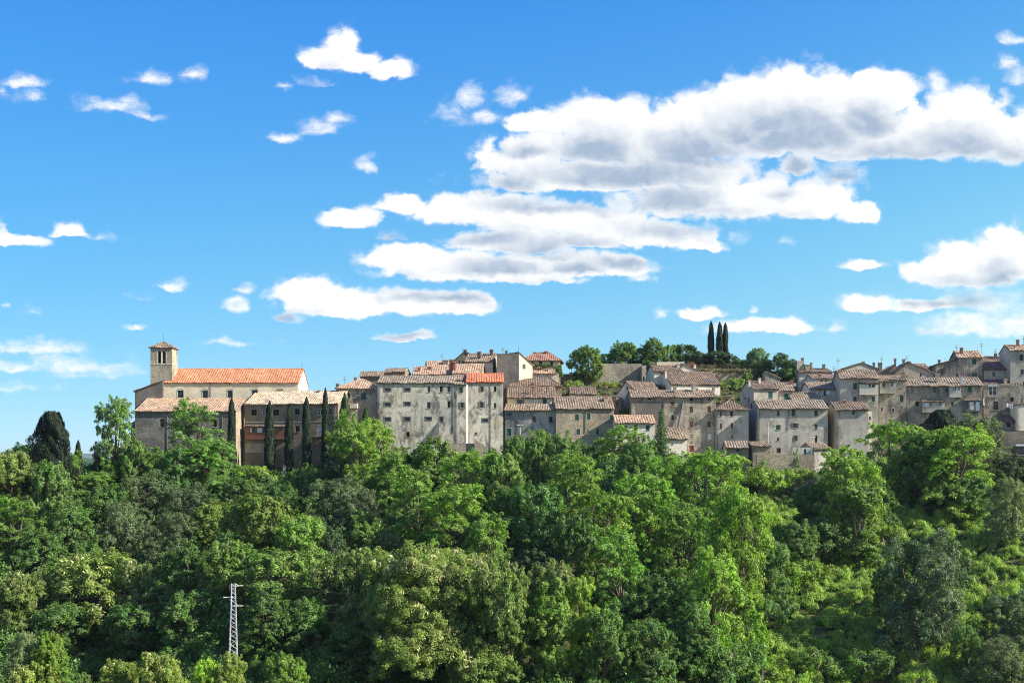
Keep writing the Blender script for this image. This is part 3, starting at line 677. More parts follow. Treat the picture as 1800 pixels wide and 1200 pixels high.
# ------------------------------------------------------------------ the town (left to right)
H = House
tower = H('bell_tower', 'square stone bell tower with a twin arched belfry rising behind the orange church roof', 264.4, 302.3, 262, None, 610, 601, yb=700, rz=0, roof='pyr', D=4.4, wall='keep', tile='r_mix', os=.32, cat='bell tower', group=None, wins=[('x',277.5,283,619,638.5),('x',285.5,291,619,638.5)], ant=[(287,585,2.6,2.2,'mast')], recess=.9)
def tower_trim(s):
    a, b = s.sx(264.4, 0), s.sx(302.3, 0)
    for yy, hh in ((640, .22),):
        z = s.lz(yy, 2); MB().box(a-.09, b+.09, -.09, s.D+.09, z-hh/2, z+hh/2).build('string_course', M['trim'], s.root)
    z0, z1 = s.lz(638.5, 2), s.lz(619, 2)
    for q0, q1 in ((277.5, 283), (285.5, 291)):
        mb = MB(); x0, x1 = s.sx(q0, 0), s.sx(q1, 0); cx = (x0+x1)/2; r0 = (x1-x0)/2; n = 10
        pts = [(cx+math.cos(math.pi*i/n)*r0, z1+math.sin(math.pi*i/n)*r0) for i in range(n+1)]
        mb.quad(*[(x, -.004, z) for x, z in pts]); mb.build('arch', M['dark'], s.root)
        mb = MB(); po = [(cx+math.cos(math.pi*i/n)*(r0+.13), z1+math.sin(math.pi*i/n)*(r0+.13)) for i in range(n+1)]
        for i in range(n): mb.quad((pts[i][0], -.05, pts[i][1]), (po[i][0], -.05, po[i][1]), (po[i+1][0], -.05, po[i+1][1]), (pts[i+1][0], -.05, pts[i+1][1]))
        mb.build('arch_moulding', M['trim'], s.root)
    xa, xb = s.sx(283, 0), s.sx(285.5, 0); MB().tube([((xa+xb)/2, -.03, z0), ((xa+xb)/2, -.03, z1)], .09, 8).build('column', M['trim'], s.root)
    for q in (276, 292.3): x = s.sx(q, 0); MB().box(x-.1, x+.1, -.06, .01, z0-.05, z1).build('jamb', M['trim'], s.root)
    mb = MB(); bx = s.sx(288.2, 0)   # bell
    prof = [(0, .62), (.12, .6), (.17, .45), (.2, .2), (.3, .0)]
    mb.tube([(bx, .35, z0+.5+q[1]) for q in reversed(prof)], [max(q[0], .02) for q in reversed(prof)], 12); mb.build('bell', M['bronze'], s.root)
    # side opening facing right
    L = s.L; mb = MB(); n = 8; ya, yb_ = s.D*.4, s.D*.66
    pts = [(L+.006, ya, z0), (L+.006, yb_, z0)]+[(L+.006, (ya+yb_)/2+math.cos(math.pi*i/n)*(yb_-ya)/2, z1+math.sin(math.pi*i/n)*(yb_-ya)/2) for i in range(n+1)]
    mb.quad(*pts); mb.build('side_arch', M['ochre'], s.root)
tower_trim(tower)
nave = H('church', 'long cream church with orange tiled roof and arched windows, above the grey aisle', 286, 524.6, 261.5, 6.2, 672, 648.5, yb=720, roof='gable', wall='cream', tile='r_church', oh=.3, os=.12, cat='church', group=None,
  wins=[('a',312,322.5,686,700),('a',355.5,365.5,686,700),('a',399.5,409,686,700),('a',442.5,453,685,699),('a',487,497.5,685,697)], pipes=[(370.5,673,699)], ant=[(531,637,1.5,6.0,'mast')])
for q in (403, 490): nave.box('vent', q-.7, q+.9, 673.3, 676.3, .03, .05, 'dark')
z_ = nave.lz(676, 20)
for yy in (4.2, 8.0): MB().box(nave.L+.004, nave.L+.03, yy, yy+.5, z_-1.6, z_-.6).build('gable_window', M['olive'], nave.root)
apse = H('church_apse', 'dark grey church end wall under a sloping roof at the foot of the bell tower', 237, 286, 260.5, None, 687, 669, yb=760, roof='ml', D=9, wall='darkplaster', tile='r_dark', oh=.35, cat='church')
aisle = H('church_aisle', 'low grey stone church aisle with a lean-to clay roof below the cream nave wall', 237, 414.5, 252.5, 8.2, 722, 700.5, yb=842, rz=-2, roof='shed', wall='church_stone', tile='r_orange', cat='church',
  wins=[('d',281,288.7,736,751),('d',374,381,735,750),('k',341,348,735,749)], pipes=[(294.5,723,790),(391,723,790)])
MB().box(aisle.L+.003, aisle.L+.03, 0.02, aisle.D-.1, 0, aisle.E).build('side_wall', M['stone'], aisle.root)
H('church_buttress', 'low grey stone buttress block at the left end of the church aisle', 230, 237.5, 253.5, 2.4, 745, 739, yb=845, rz=-10, roof='shed', wall='church_stone', tile='r_dark', cat='buttress')
wing = H('monastery_wing', 'long brown monastery wing with a pale mottled roof, behind the row of cypresses', 431, 594, 256, 6.6, 709, 688, yb=842, rz=-10, roof='gable', wall='brownwall', tile='r_mottle', cat='monastery',
  wins=[('d',442,451,719.5,730),('w',461,470,719.5,730),('d',480.5,490,719.5,730),('d',518.5,526.5,718.5,729),('w',559,567,718.5,729),('d',576,583,718.5,729),
        ('d',519,527,748,759),('W',557,566,748,766),('w',577,583,749,760),('d',444,452,781,793.5),('x',492,495,752,757)], pipes=[(429.5,712,842,'trim'),(590,712,780)], chim=[(560,686,4,6,1.2,'stone')])
wing.box('string_course', 431.5, 592, 740.6, 741.8, .05, .04, 'trim')
wing.veranda(431, 503, 750, 770.5, 1.0, 'brick', wins=[('W',439,443,751.5,760),('d',443.5,448,751.5,760),('W',451.5,461,751.5,760),('d',461.5,467,751.5,760),('d',491.5,495,752,756.5)], roofmat='r_dark')
wing.veranda(546, 566, 758, 767, .9, railing=True, roof=False)
plas = wing.box('plaster_patch', 431, 466, 779, 795, .004, .003, 'greyplaster')
hC = H('convent_annex', 'brown plastered house with green shutters and a hipped roof, left of the long pale convent', 590.5, 664, 259, 5.5, 682, 666.5, yb=842, rz=-4, roof='hip', k=4.5, wall='oldmix', tile='r_orange', cat='house',
  wins=[('g',608,615.5,691,700),('w',622,627.5,690,699.5),('g',634.5,644,690.5,703),('d',610,616,722,730)], pipes=[(627.5,683,715),(591.5,684,790)], chim=[(593.5,674,5,1.5,1.2,'stone_dark'),(625,663,5,5.5,1.3)], ant=[(606,662,1.6,4,'yagi')])
hC.veranda(615, 628, 709, 716, .8, 'trim', roof=False)
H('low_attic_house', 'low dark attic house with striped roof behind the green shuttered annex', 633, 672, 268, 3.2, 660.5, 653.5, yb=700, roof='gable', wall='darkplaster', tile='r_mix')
H('arched_loft', 'small loft with a dark arched window and bright right gable above the long roof', 675.5, 711.5, 271, 3.4, 654, 648, yb=700, rz=-6, roof='gable', wall='brownwall', tile='r_mix', wins=[('a',689.5,701,661,666)])
cv = H('convent', 'long pale stained convent with small barred windows and a faded pinkish roof', 663.5, 797, 257.5, 6.0, 673, 661, yb=842, rz=-1, roof='gable', wall='convent', tile='r_pink', oh=.32, cat='convent',
  wins=[('f',676,686.5,682,687),('f',676,686.5,708,713),('f',676,686.5,734,739),('f',711,720.5,682,687),('f',711,720.5,707,712),('f',711,720.5,733.5,739),('f',748,758,733,738),
        ('d',751.5,756.5,678.5,689),('d',773,778,678.5,689),('d',786.5,791.5,678.5,689),('d',750.5,757,706.5,717.5),('d',786.5,791.5,705,716),('k',773,779,732.5,741),('d',714,720,758.5,768),('q',679,685,756,775)],
  pipes=[(667.5,674,775),(797.5,674,760)])
btb = MB(); x0, x1 = cv.sx(764, 0), cv.sx(772, 0); zt, zb = cv.lz(742, x0), cv.lz(774, x0)
btb.v += [(x0-.9,-1.1,zb),(x1,-1.1,zb),(x1,.01,zb),(x0-.9,.01,zb),(x0+.7,-.05,zt),(x1,-.05,zt),(x1,.01,zt),(x0+.7,.01,zt)]; btb.f += [(0,3,2,1),(4,5,6,7),(0,1,5,4),(1,2,6,5),(2,3,7,6),(3,0,4,7)]
btb.build('buttress', M['darkplaster'], cv.root)
cr = H('convent_bay', 'stained convent end block with bright new red tiles and a sunlit right corner', 820.5, 884.5, 258.2, 6.3, 671.5, 657, yb=842, rz=1.5, roof='gable', wall='convent', tile='r_red', oh=.32, cat='convent',
  wins=[('o',844.5,849,679,688),('d',868,872.5,679,688),('o',843.5,849.5,706,716.5),('d',868,872.5,708,717),('f',848,857.5,736,741),('x',834.5,839,759.5,763),('d',865.5,869,787,792)], pipes=[(863,673,795)], ant=[(862,640,1.8,6,'mast')])
bay = H('convent_stair_bay', 'narrow pale bay with one sunlit white edge between the two convent blocks', 797.5, 819.8, 257.3, 3.5, 676, 671.5, yb=842, rz=-1, roof='shed', wall='convent', tile='r_pink', oh=.4, os=.1, cat='convent', wins=[('o',808.5,812.5,680,690),('o',809,814.5,707,717)], pipes=[(803,677,780)])
x_ = bay.L; qm = MB(); qm.quad((x_, 0, 0), (x_+.36, .34, 0), (x_+.36, .34, bay.E), (x_, 0, bay.E)); qm.build('corner', M['white'], bay.root)  # angled strip added in white plaster to imitate the bay's sunlit side
H('convent_middle_roof', 'faded roof section joining the pink and the new red convent roofs', 797, 821, 262, 3.0, 668, 659.5, yb=700, roof='gable', wall='convent', tile='r_pink', oh=.3, os=.3)
ter = H('stone_terrace', 'low brown stone terrace wall below the convent bay', 786, 835, 254, 2.5, 779, None, yb=842, roof='flat', wall='stone', cat='terrace')
st = MB(); a, b = (834-HX)/F*254, (857-HX)/F*254; zz = lambda y: (HY-y)/F*254
st.v += [(a,0,zz(770)),(b,0,zz(787)),(b,0,zz(842)),(a,0,zz(842)),(a,1.2,zz(770)),(b,1.2,zz(787)),(b,1.2,zz(842)),(a,1.2,zz(842))]; st.f += [(0,3,2,1),(4,5,6,7),(0,1,5,4),(1,2,6,5),(2,3,7,6),(3,0,4,7)]
o = st.build('stair_wall', M['stone'], None, (0, 253.5, 0)); tag(o, 'brown stone stair parapet sloping down right of the convent terrace', 'stair wall')
# behind the convent
H('orange_roof_house', 'low house under a weathered orange roof right behind the convent, two chimneys', 725.5, 792, 273, 5.5, 657.5, 645, yb=700, roof='gable', wall='brownwall', tile='r_orange', chim=[(736.5,645.5,5,2,1.4,'brick'),(755,644,6,3,1.4,'brick')])
H('ridge_roof_house', 'small house with an orange roof stepped above the low orange roof, thin antenna', 752, 795, 283, 5, 648, 635.5, yb=700, roof='mr' if False else 'gable', wall='darkplaster', tile='r_orange', chim=[(783,633,9,3,1.3,'stone_dark')], ant=[(777,622,2.4,3,'yagi')], rz=8)
H('yellow_gable_house', 'house with orange roof and sunlit yellow gable just above the new red tiles', 795.5, 846.5, 269, 6.2, 656, 640.5, yb=720, roof='gable', wall='ochre', tile='r_orange', oh=.3, chim=[(793,632,6,2,3.2,'brick'),(798.5,636,5,1.5,2.2,'brick')], rz=-3)
H('tall_cream_house', 'tall house with cream right side and orange roof above the yellow gable house', 817, 866, 280, 5.5, 636, 622, yb=700, roof='gable', wall='cream', tile='r_mix', oh=.3, rz=-8, chim=[(842.5,618,6,2,1.6,'stone_dark'),(864,614,6,4,2.0,'stone_dark')])
H('dark_ridge_house', 'dark stone house with a blackened roof at the very top left of the old town', 799, 845, 288, 5, 633, 617.5, yb=700, roof='front', t=.42, D=10, wall='stone_dark', tile='r_dark', chim=[(817.5,614,5,1,1.5,'stone_dark')], wins=[('d',806,809,633,640),('d',812,815,633,640)], ant=[(813,612,1.8,3,'mast')])
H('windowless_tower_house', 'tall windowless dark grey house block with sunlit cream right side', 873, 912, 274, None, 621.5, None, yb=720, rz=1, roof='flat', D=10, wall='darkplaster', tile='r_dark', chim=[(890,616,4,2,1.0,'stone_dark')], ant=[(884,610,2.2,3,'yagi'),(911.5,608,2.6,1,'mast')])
cs = H('cream_side_house', 'narrow cream house in full sun between the windowless dark block and the red roof', 912.3, 936, 275.5, 4, 640, 620, yb=720, rz=30, roof='mr', D=7, wall='cream', tile='r_pink', wins=[('o',920,922.5,639,648)])
rr = H('red_roof_villa', 'cream villa with a red hipped roof and faded green shutters on the ridge', 917, 984, 288, 4.4, 632.5, 620, yb=700, rz=-6, roof='hip', k=3.0, wall='cream', tile='r_oldred', oh=.6, os=.5, wins=[('g',947,953,634,645),('g',967,972,634,645),('o',934,937,635,642)], chim=[(940,619,4,4,1.2,'brick'),(960,617,5,4,1.5,'brick')])
H('small_hipped_house', 'small grey house with a pale orange hipped roof below the red roof villa', 914.5, 977, 279, 4.2, 655.5, 645.5, yb=700, roof='hip', k=3.5, wall='greyplaster', tile='r_orange', wins=[('x',944,946,658,660.5)], chim=[(966,646,6,1.2,2.0,'trim')])
H('brown_roof_house', 'house under a broad brown tiled roof left of the grassy bank, above the striped roof', 893.5, 988, 272, 5.6, 678.5, 664, yb=720, roof='hip', k=3, wall='brownwall', tile='r_brown', chim=[(936.5,672,3.5,.5,1.0,'brick')])
hO = H('striped_roof_house', 'cream house with a boldly striped roof and open shutters right of the convent', 892, 976, 266, 5.4, 698, 681, yb=760, roof='gable', wall='cream', tile='r_brown', wins=[('o',911,918,702,710.5),('g',954,961,701,710)], oh=.5, chim=[(936.5,678,4,1.2,1.3,'brick')])
hO.box('white_patch', 967, 976, 699.5, 710, .03, .02, 'white')
H('white_strip_house', 'low white walled house with a striped roof under the grassy bank', 1003, 1048, 271, 5.0, 692.5, 680.5, yb=730, roof='gable', wall='white', tile='r_brown')
hQ = H('grey_front_house', 'grey stained house with a bright green door next to the convent corner', 887.5, 977, 258.5, 3.2, 720.5, 711, yb=842, rz=-6, roof='shed', wall='greyblue', tile='r_mix',
  wins=[('f',891,899.5,726,730.5),('b',935.5,941.5,732,742),('d',965,971,732,742),('G',891.5,898.5,753,765.5),('d',927,930,790,795),('x',932,935,757,760)], pipes=[(912,721,790)])
hR = H('stone_shutter_house', 'rough stone house with green shutters in pale surrounds below the grassy bank', 977.5, 1079, 256.5, 5.6, 717.5, 698, yb=842, rz=3, roof='gable', wall='stone', tile='r_mix', trimmed=True,
  wins=[('g',1010.5,1017.5,727.5,738.5),('g',1031,1038,726.5,737),('g',1071.5,1077,728.5,737),('g',1013,1019.5,753.5,764),('w',1031.5,1035,754,763),('g',1047.5,1053.5,753.5,763)], pipes=[(1031.5,765,800,'whitep'),(1029,719,760)], chim=[(1065,697,7,3.5,1.8,'stone')])
H('stone_back_block', 'narrow stone block with a small blue window behind the rough stone house', 1070, 1093.5, 264, 4, 702, 699, yb=760, rz=0, roof='gable', wall='stone', tile='r_pink', wins=[('g',1083,1087,706,713)], chim=[(1085,695,5,1,1.3,'stone')])
H('little_white_cottage', 'small white cottage with a salmon striped roof and green shutters among the trees', 1082, 1151, 250.5, 5.0, 743, 730, yb=842, roof='gable', wall='white', tile='r_orange', wins=[('g',1097,1102,748,756),('g',1114.5,1120.5,747,756),('g',1135,1142,747,756)])
H('white_lean_house', 'white house with striped brown roof behind the dark conifer, lower right of the cottage', 1168, 1207, 248, 5.0, 770.5, 752, yb=842, rz=4, roof='gable', wall='white', tile='r_mix', wins=[('x',1180,1183,779,781)])
hV = H('long_stone_house', 'big rough stone house with brown shutters and a leaning pale buttress pipe', 1110, 1258, 257, 4.6, 697.5, 686.5, yb=842, rz=1, roof='gable', wall='oldmix', tile='r_mix', oh=.5,
  wins=[('d',1138.5,1144.5,697.6,703),('d',1212.5,1218,699,705),('d',1243.5,1249,699,704),('b',1179.5,1184.5,705.5,713.5),('b',1212,1218,714,725),('b',1243.5,1249.5,713.5,725),('d',1180,1184.5,729,738),('b',1212,1218,740,751),('b',1243.5,1249.5,740,751),('w',1212.5,1218,763,770.5),('r',1212,1219.5,783,793.5),('x',1214,1216,777,779.5),('W',1244,1250,763,772)],
  pipes=[(1167,699,740)], chim=[(1186,679,5,3,1.9,'stone'),(1220,676,6,3.5,1.8,'trim'),(1254,680,4,3,1.5,'stone')])
pm = MB(); pm.tube([(hV.sx(1201, -.3), -.1, hV.lz(705, 12)), (hV.sx(1191, -.3), -.75, hV.lz(752, 12))], .22, 8); pm.build('leaning_pipe', M['greytrim'], hV.root)
hV.box('painted_shade_stone', 1117, 1166, 706, 800, .01, .009, 'darkplaster')  # darker stone on the left, its shade put into the dark plaster colour
hU = H('cream_gable_house', 'plain cream gabled house below the ruined keep wall', 1118, 1163, 263, 3.6, 690, 671.5, yb=740, rz=32, roof='gable', wall='white', tile='r_brown', wins=[])
for yy, zz_, hh in ((3.0, hU.R-2.0, .8), (2.4, hU.R-5.2, 1.9)): MB().box(-.03, -.004, yy, yy+.55, zz_, zz_+hh).build('gable_window', M['dark'], hU.root)
hY = H('broad_brown_roof_house', 'big pale house under a broad brown roof below the castle garden, left gable in view', 1180, 1266, 276, 6.2, 675.5, 654, yb=740, rz=10, roof='gable', wall='white', tile='r_brown', oh=.3,
  wins=[('x',1205,1208,684,690),('x',1224,1227,682,688)], chim=[(1219,674,6,-2.5,3.2,'white'),(1170,652,3,3,1.8,'white')])
H('pale_upper_house', 'pale upper house with a gable end and brown roof touching the castle garden', 1150, 1199, 283, 4.2, 652, 643, yb=720, rz=6, roof='gable', wall='white', tile='r_brown', chim=[(1192,640,6,3,1.6,'trim')])
gb = H('pale_rear_gable', 'pale low gable wall rising behind the broad brown roof', 1196, 1238, 287, 4.0, 655, 640, yb=700, rz=4, roof='front', t=.05, D=6, wall='white', tile='r_brown', chim=[(1216,637,6,2,1.8,'brick'),(1221,640,4,1.5,1.3,'white')])
hZ = H('shadowed_grey_house', 'narrow grey house half in the shadow of the tall house beside it', 1259, 1316, 256.5, 5.0, 719, 697.5, yb=842, rz=0, roof='hip', k=5, wall='greyplaster', tile='r_brown',
  wins=[('d',1265,1269,723,731.5),('d',1283.5,1288.5,723,731.5),('b',1265,1269.5,744,753),('b',1284.5,1288.5,743,753),('d',1286,1289,765,770.5)], pipes=[(1261,720,800)])
hA = H('tall_narrow_house', 'tall narrow plastered house with one green shutter above the tiled roof', 1325, 1368, 261, 5.2, 683.5, 671, yb=842, rz=6, roof='gable', wall='greyplaster', tile='r_brown', wins=[('g',1350.5,1358,688,700)], chim=[(1317,668,3,2,1.5,'white'),(1335,664,4,4,1.8,'white')], oh=.35)
for yy, z_0 in ((3.2, hA.E-3.0), (1.2, hA.E-4.4), (3.8, hA.E-7.0)): MB().box(-.03, -.004, yy, yy+.7, z_0, z_0+1.2).build('side_window', M['dark'], hA.root)
H('dish_house', 'small house with a green shutter and satellite dish above the big tiled roof', 1370, 1396, 264, 4.4, 686, 673, yb=760, rz=0, roof='gable', wall='greyplaster', tile='r_mix', wins=[('g',1378.5,1386,692,703)], chim=[(1391,669,5,3.4,1.6,'brick')], ant=[(1394,663,2.2,3.4,'yagi')])
hC2 = H('wide_green_shutter_house', 'wide pale grey house with scattered green shutters and a broad tiled roof', 1334, 1455, 254, 6.0, 717.5, 704, yb=842, rz=-3.5, roof='gable', wall='greyplaster', tile='r_pink', oh=.55,
  wins=[('b',1366,1370,721.5,731),('g',1391.5,1398,719.5,731),('g',1431.5,1437.5,721,731),('g',1364,1372,746.5,755),('o',1394,1401,743.5,752),('g',1432,1437,745.5,754),('d',1366,1369.5,769,774),('o',1396.5,1400.5,765,774),('d',1432.5,1436.5,765,778),('r',1365,1372.5,787,796)], pipes=[(1335.5,719,800),(1387,719,755)])
H('upper_roof_wing', 'rear wing whose striped roof climbs behind the wide green shuttered house', 1394, 1442, 261, 5.5, 706, 690.5, yb=750, rz=-2, roof='gable', wall='greyplaster', tile='r_pink', oh=.2)
hD = H('pale_end_house', 'tall pale blank walled house with a left side tinted ochre like warm sunlight and one green shutter', 1469, 1526, 252.5, 5.2, 719.5, 707, yb=842, rz=-4, roof='gable', wall='greyplaster', tile='r_brown', oh=.5, wins=[('g',1497.5,1502.5,722,728.5)], chim=[(1484,703,4,4,1.3,'brick')], pipes=[(1475,721,800)])
x_ = hD; om = MB(); om.quad((-.01, 0, 0), (-.9, 9.5, 0), (-.9, 9.5, hD.E-.3), (-.01, 0, hD.E-.05)); om.build('side_wall', M['ochre'], hD.root)  # ochre sheet imitates warm light falling on the left side
hD2 = H('white_side_annex', 'tiny white annex stuck on the right side of the pale blank walled house', 1526.5, 1533, 255, 2, 723, None, yb=842, roof='flat', D=3, wall='white', wins=[('x',1527.5,1531,732,737)])
# sheds below
H('stone_shed', 'small square stone shed with reddish tiles below the shadowed grey house', 1277, 1316, 247, 4.2, 787, 775.5, yb=842, rz=-5, roof='gable', wall='stone', tile='r_pink', cat='shed', wins=[('d',1294.5,1299,788.5,794)])
H('grey_stone_shed', 'stone shed with a short mossy roof left of the garden wall', 1323, 1354, 246, 3.6, 784, 777, yb=842, rz=0, roof='gable', wall='stone', tile='r_mix', cat='shed')
H('garden_shed', 'low white garden shed with a dark doorway in front of the wide house', 1393, 1427, 248, 2.6, 786, None, yb=842, rz=-5, roof='flat', wall='white', cat='shed', wins=[('x',1413,1417.5,789,797)])
H('gabled_store', 'small store with a striped roof at the end of the wide house', 1431, 1460, 247.5, 3.4, 788, 779, yb=842, rz=14, roof='gable', wall='greyplaster', tile='r_pink', cat='shed')
# right hand cluster
H('roof_block_house', 'small grey rooftop block with a round chimney beside the drooping green tree', 1401, 1412, 282, None, 634, None, yb=700, roof='flat', D=4, wall='greyplaster', chim=[(1410.5,629,4,1,2.0,'stone_dark'),(1399.5,634,2,1,1,'stone')])
H('brown_eave_house', 'grey house under a low brown roof line with three thin chimneys', 1405, 1463, 279, 4.5, 654, 648, yb=700, roof='gable', wall='greyplaster', tile='r_brown', chim=[(1419,641,8,2,1.4,'stone'),(1426,637,3,3,2.2,'stone_dark'),(1448,640,4,3,2.0,'stone_dark')], wins=[('x',1420,1428,660,668)])
H('low_mossy_roof_house', 'low white house with a mossy brown roof squeezed between two roof lines', 1429, 1474, 273, 4, 665, 659, yb=700, roof='gable', wall='white', tile='r_mix', wins=[('x',1442,1446,668,671),('x',1450,1454,668,671)], chim=[(1441,657,3,1,1.2,'brick')])
hH = H('white_green_house', 'white walled house with two green shutters and a striped roof half in shade', 1423, 1479, 267.5, 4.8, 683.5, 672, yb=760, rz=-2, roof='gable', wall='white', tile='r_pink', wins=[('g',1448,1453,686.5,694.5),('g',1473,1477.5,686.5,694),('d',1450,1455,709,713)], pipes=[(1440.5,684,710)])
hI = H('bracket_balcony_house', 'grey house with a boldly striped roof and a closed balcony held on a diagonal strut', 1477, 1544, 261, 5.2, 664.5, 651.5, yb=842, rz=-7, roof='gable', wall='greyplaster', tile='r_mix', wins=[('g',1500,1506,673.5,684),('g',1500,1506,697,706),('g',1532,1538,697,706)], pipes=[(1509.5,666,705)], chim=[(1476,650,4,3,1.6,'stone')], ant=[(1473,629,4.0,3,'yagi'),(1466,643,2,3,'yagi')])
hI.veranda(1511, 1543, 674.5, 692.5, 1.0, 'white', wins=[('d',1527,1531,675,680),('d',1533,1538,675,681)])
pm = MB(); pm.tube([(hI.sx(1516, -.2), -.95, hI.lz(694, 5)), (hI.sx(1532, -.2), -.15, hI.lz(716, 5))], .07, 6); pm.build('strut', M['dmetal'], hI.root)
H('grey_gable_house', 'light grey house whose broad gable with a tiny window faces the valley', 1486, 1544, 276, None, 647.5, 638, yb=700, roof='front', D=10, wall='greyplaster', tile='r_dark', wins=[('x',1512.5,1516,643.5,648)], chim=[(1518,635,3,2,1.2,'brick'),(1536,637,3,3,1.6,'stone_dark')], ant=[(1550,627,2.6,4,'yagi')])
H('tilted_striped_roof_house', 'dark house with a steep striped roof tilted up to the right beside the grey gable', 1546, 1574, 272, 5, 658, 641, yb=700, rz=-4, roof='ml', D=7, wall='stone_dark', tile='r_mix', chim=[(1547,637,6,2,2.2,'stone_dark'),(1573.5,630,3,3,2.4,'stone_dark')])
hM = H('brown_gable_block', 'broad brown stone block with a gable roof falling to the right and a crooked chimney', 1574.5, 1640, 270, None, 655, 636.5, yb=700, rz=-6, roof='front', t=.35, D=9, wall='oldmix', tile='r_mix', wins=[('x',1586,1590,654,661),('d',1617,1620,652,662)], chim=[(1588.5,631,4,1,2,'stone_dark'),(1598,635,5,2,1,'brick')], ant=[(1594,625,2.6,2,'yagi')])
H('striped_dormer_house', 'short striped roof on a dark wall at the right shoulder of the brown gable block', 1616, 1634, 276, 3.2, 648, 640, yb=700, roof='gable', wall='stone_dark', tile='r_mix', ant=[(1637,642,1.6,3,'yagi')])
hK = H('ruinous_stone_house', 'high ruinous stone house with a small arched opening above the bright trees', 1544.5, 1593, 262, 4.0, 668, 660.5, yb=842, rz=-9, roof='gable', wall='oldmix', tile='r_mix', wins=[('w',1583,1586.5,673,681),('g',1581.5,1588,694,706),('a',1567.5,1571.5,718,724),('d',1549,1552,716,722)], chim=[(1586,653,3,2,2,'stone'),(1591,660,6,1,1.2,'trim')], pipes=[(1543.5,670,745,'dmetal',.12)])
hK.veranda(1547, 1575, 672, 690, 1.0, 'greyplaster', wins=[('d',1551,1556,673,680),('d',1567,1570,674,679)])
hN = H('long_dark_stone_house', 'long dark stone front with balconies under an irregular reddish roof', 1593.5, 1727, 261.5, 4.8, 677.5, 664.5, yb=842, rz=-9, roof='gable', wall='oldmix', tile='r_pink',
  wins=[('w',1608,1612.5,681.5,688.5),('d',1639.5,1645.5,680.5,690),('d',1662,1666,683,689),('g',1701.5,1708,679,689),('d',1609,1615,705,714),('W',1624,1631,706,714),('d',1672,1676,706,714)], chim=[(1647,657,6,2,1.6,'trim'),(1690,660,3,1,2,'metal')], pipes=[(1695,703,722),(1728.5,700,712,'whitep')])
hN.veranda(1669.5, 1689.5, 680, 697, .9, 'white', wins=[('w',1675,1681,681,686.5),('w',1683,1688,681,686.5)])
hN.veranda(1622, 1661, 706, 723.5, 1.0, 'greyplaster', wins=[('W',1624.5,1632.5,706.8,715),('d',1635,1637.5,706.8,714),('d',1651.5,1654,708,712)])
hN.veranda(1696, 1723, 704, 722.5, 1.0, 'darkplaster', wins=[('d',1698,1702,706,719),('W',1704,1712,706,720),('W',1715,1722.5,706,721.5)])
hO2 = H('twin_arch_house', 'tall brown stone house with a square turret roof and two dark arches below', 1685, 1727, 270, 4.4, 628, 617.5, yb=700, rz=-8, roof='gable', wall='oldmix', tile='r_orange', oh=.3, wins=[('g',1709,1716,631,641),('a',1707.5,1718.5,655,664)], chim=[(1690,611,4.5,2.5,2.6,'stone_dark')], ant=[(1681,606,3.0,4,'yagi'),(1725,603,3.6,3,'yagi')], pipes=[(1697,629,663)])
H('sloping_left_wing', 'brown stone wing whose roof slopes down left from the square turret', 1645, 1685, 271, None, 641, 630.5, yb=700, rz=-8, roof='ml', D=8, wall='oldmix', tile='r_dark', wins=[('a',1680.5,1684.5,656,664),('d',1683,1684.8,640,645),('d',1654,1657,648,660)], chim=[(1651,632,3.5,2,2.0,'stone_dark')], ant=[(1661,629,1.5,3,'mast')])
H('dark_slab_roof_house', 'pale walled house under a large almost black roof right of the turret house', 1729, 1783, 270, 5.5, 649, 637, yb=740, rz=-8, roof='gable', wall='greyplaster', tile='r_dark', wins=[('d',1744.5,1749.5,653.5,661.5),('d',1770,1775,652,660)], chim=[(1762,624,7,5,2.0,'stone')])
H('brown_back_roofs_house', 'dark brown house with crooked roofs behind the black roof', 1728, 1776, 279, 4.2, 638, 627, yb=680, rz=-8, roof='gable', wall='stone_dark', tile='r_brown', chim=[(1750,621,4,3,2,'stone_dark'),(1761,621,5,3,1.6,'brick')], ant=[(1750,613,2.2,3,'yagi')])
H('tall_right_edge_house', 'tall light grey house with a low striped roof at the right edge of the town', 1776, 1830, 266, 4.5, 615, 606.5, yb=760, rz=-8, roof='gable', wall='greyplaster', tile='r_orange', wins=[('g',1792,1799,623,634),('g',1794,1799.5,649,658),('g',1798,1806,671,683)], chim=[(1789,597,4,3,2.8,'stone_dark'),(1784,607,3,1,2,'trim')], ant=[(1799,590,3.6,3,'yagi')])
H('stone_step_roof_house', 'dark stone band with a sagging dark roof under the pale walled house', 1728, 1796, 266, 3.2, 677, 668, yb=760, rz=-8, roof='shed', wall='oldmix', tile='r_dark', chim=[(1767,666,5,1,1.4,'trim')])
hR2 = H('white_window_house', 'dark stone house with one big white framed window and laundry outside', 1729, 1799, 261, None, 677, None, yb=842, rz=-9, roof='flat', D=5, wall='oldmix', wins=[('w',1738,1752.5,679,695),('d',1746,1755,705,720),('d',1776,1782,698,706)], pipes=[(1730,700,712,'whitep')])
hR2.box('window_frame', 1737.2, 1753.4, 676.4, 678.4, .12, .12, 'whitep'); hR2.box('ledge', 1737, 1753.5, 696.5, 698, .3, .3, 'trim')
H('lean_to_store', 'little lean-to with a purple brown roof and dark window beside the pale blue block', 1762, 1785, 257.5, 2.6, 740, 730, yb=842, rz=-9, roof='shed', wall='darkplaster', tile='r_dark', wins=[('d',1770,1776,743,751)], cat='shed')
hS = H('pale_blue_block', 'pale blue grey block with a slanted top and a drainpipe at the right edge', 1787, 1830, 256, None, 712, 707, yb=757, rz=-4, roof='ml', D=6, wall='white', tile='r_dark', pipes=[(1791,713,757)], oh=.1)
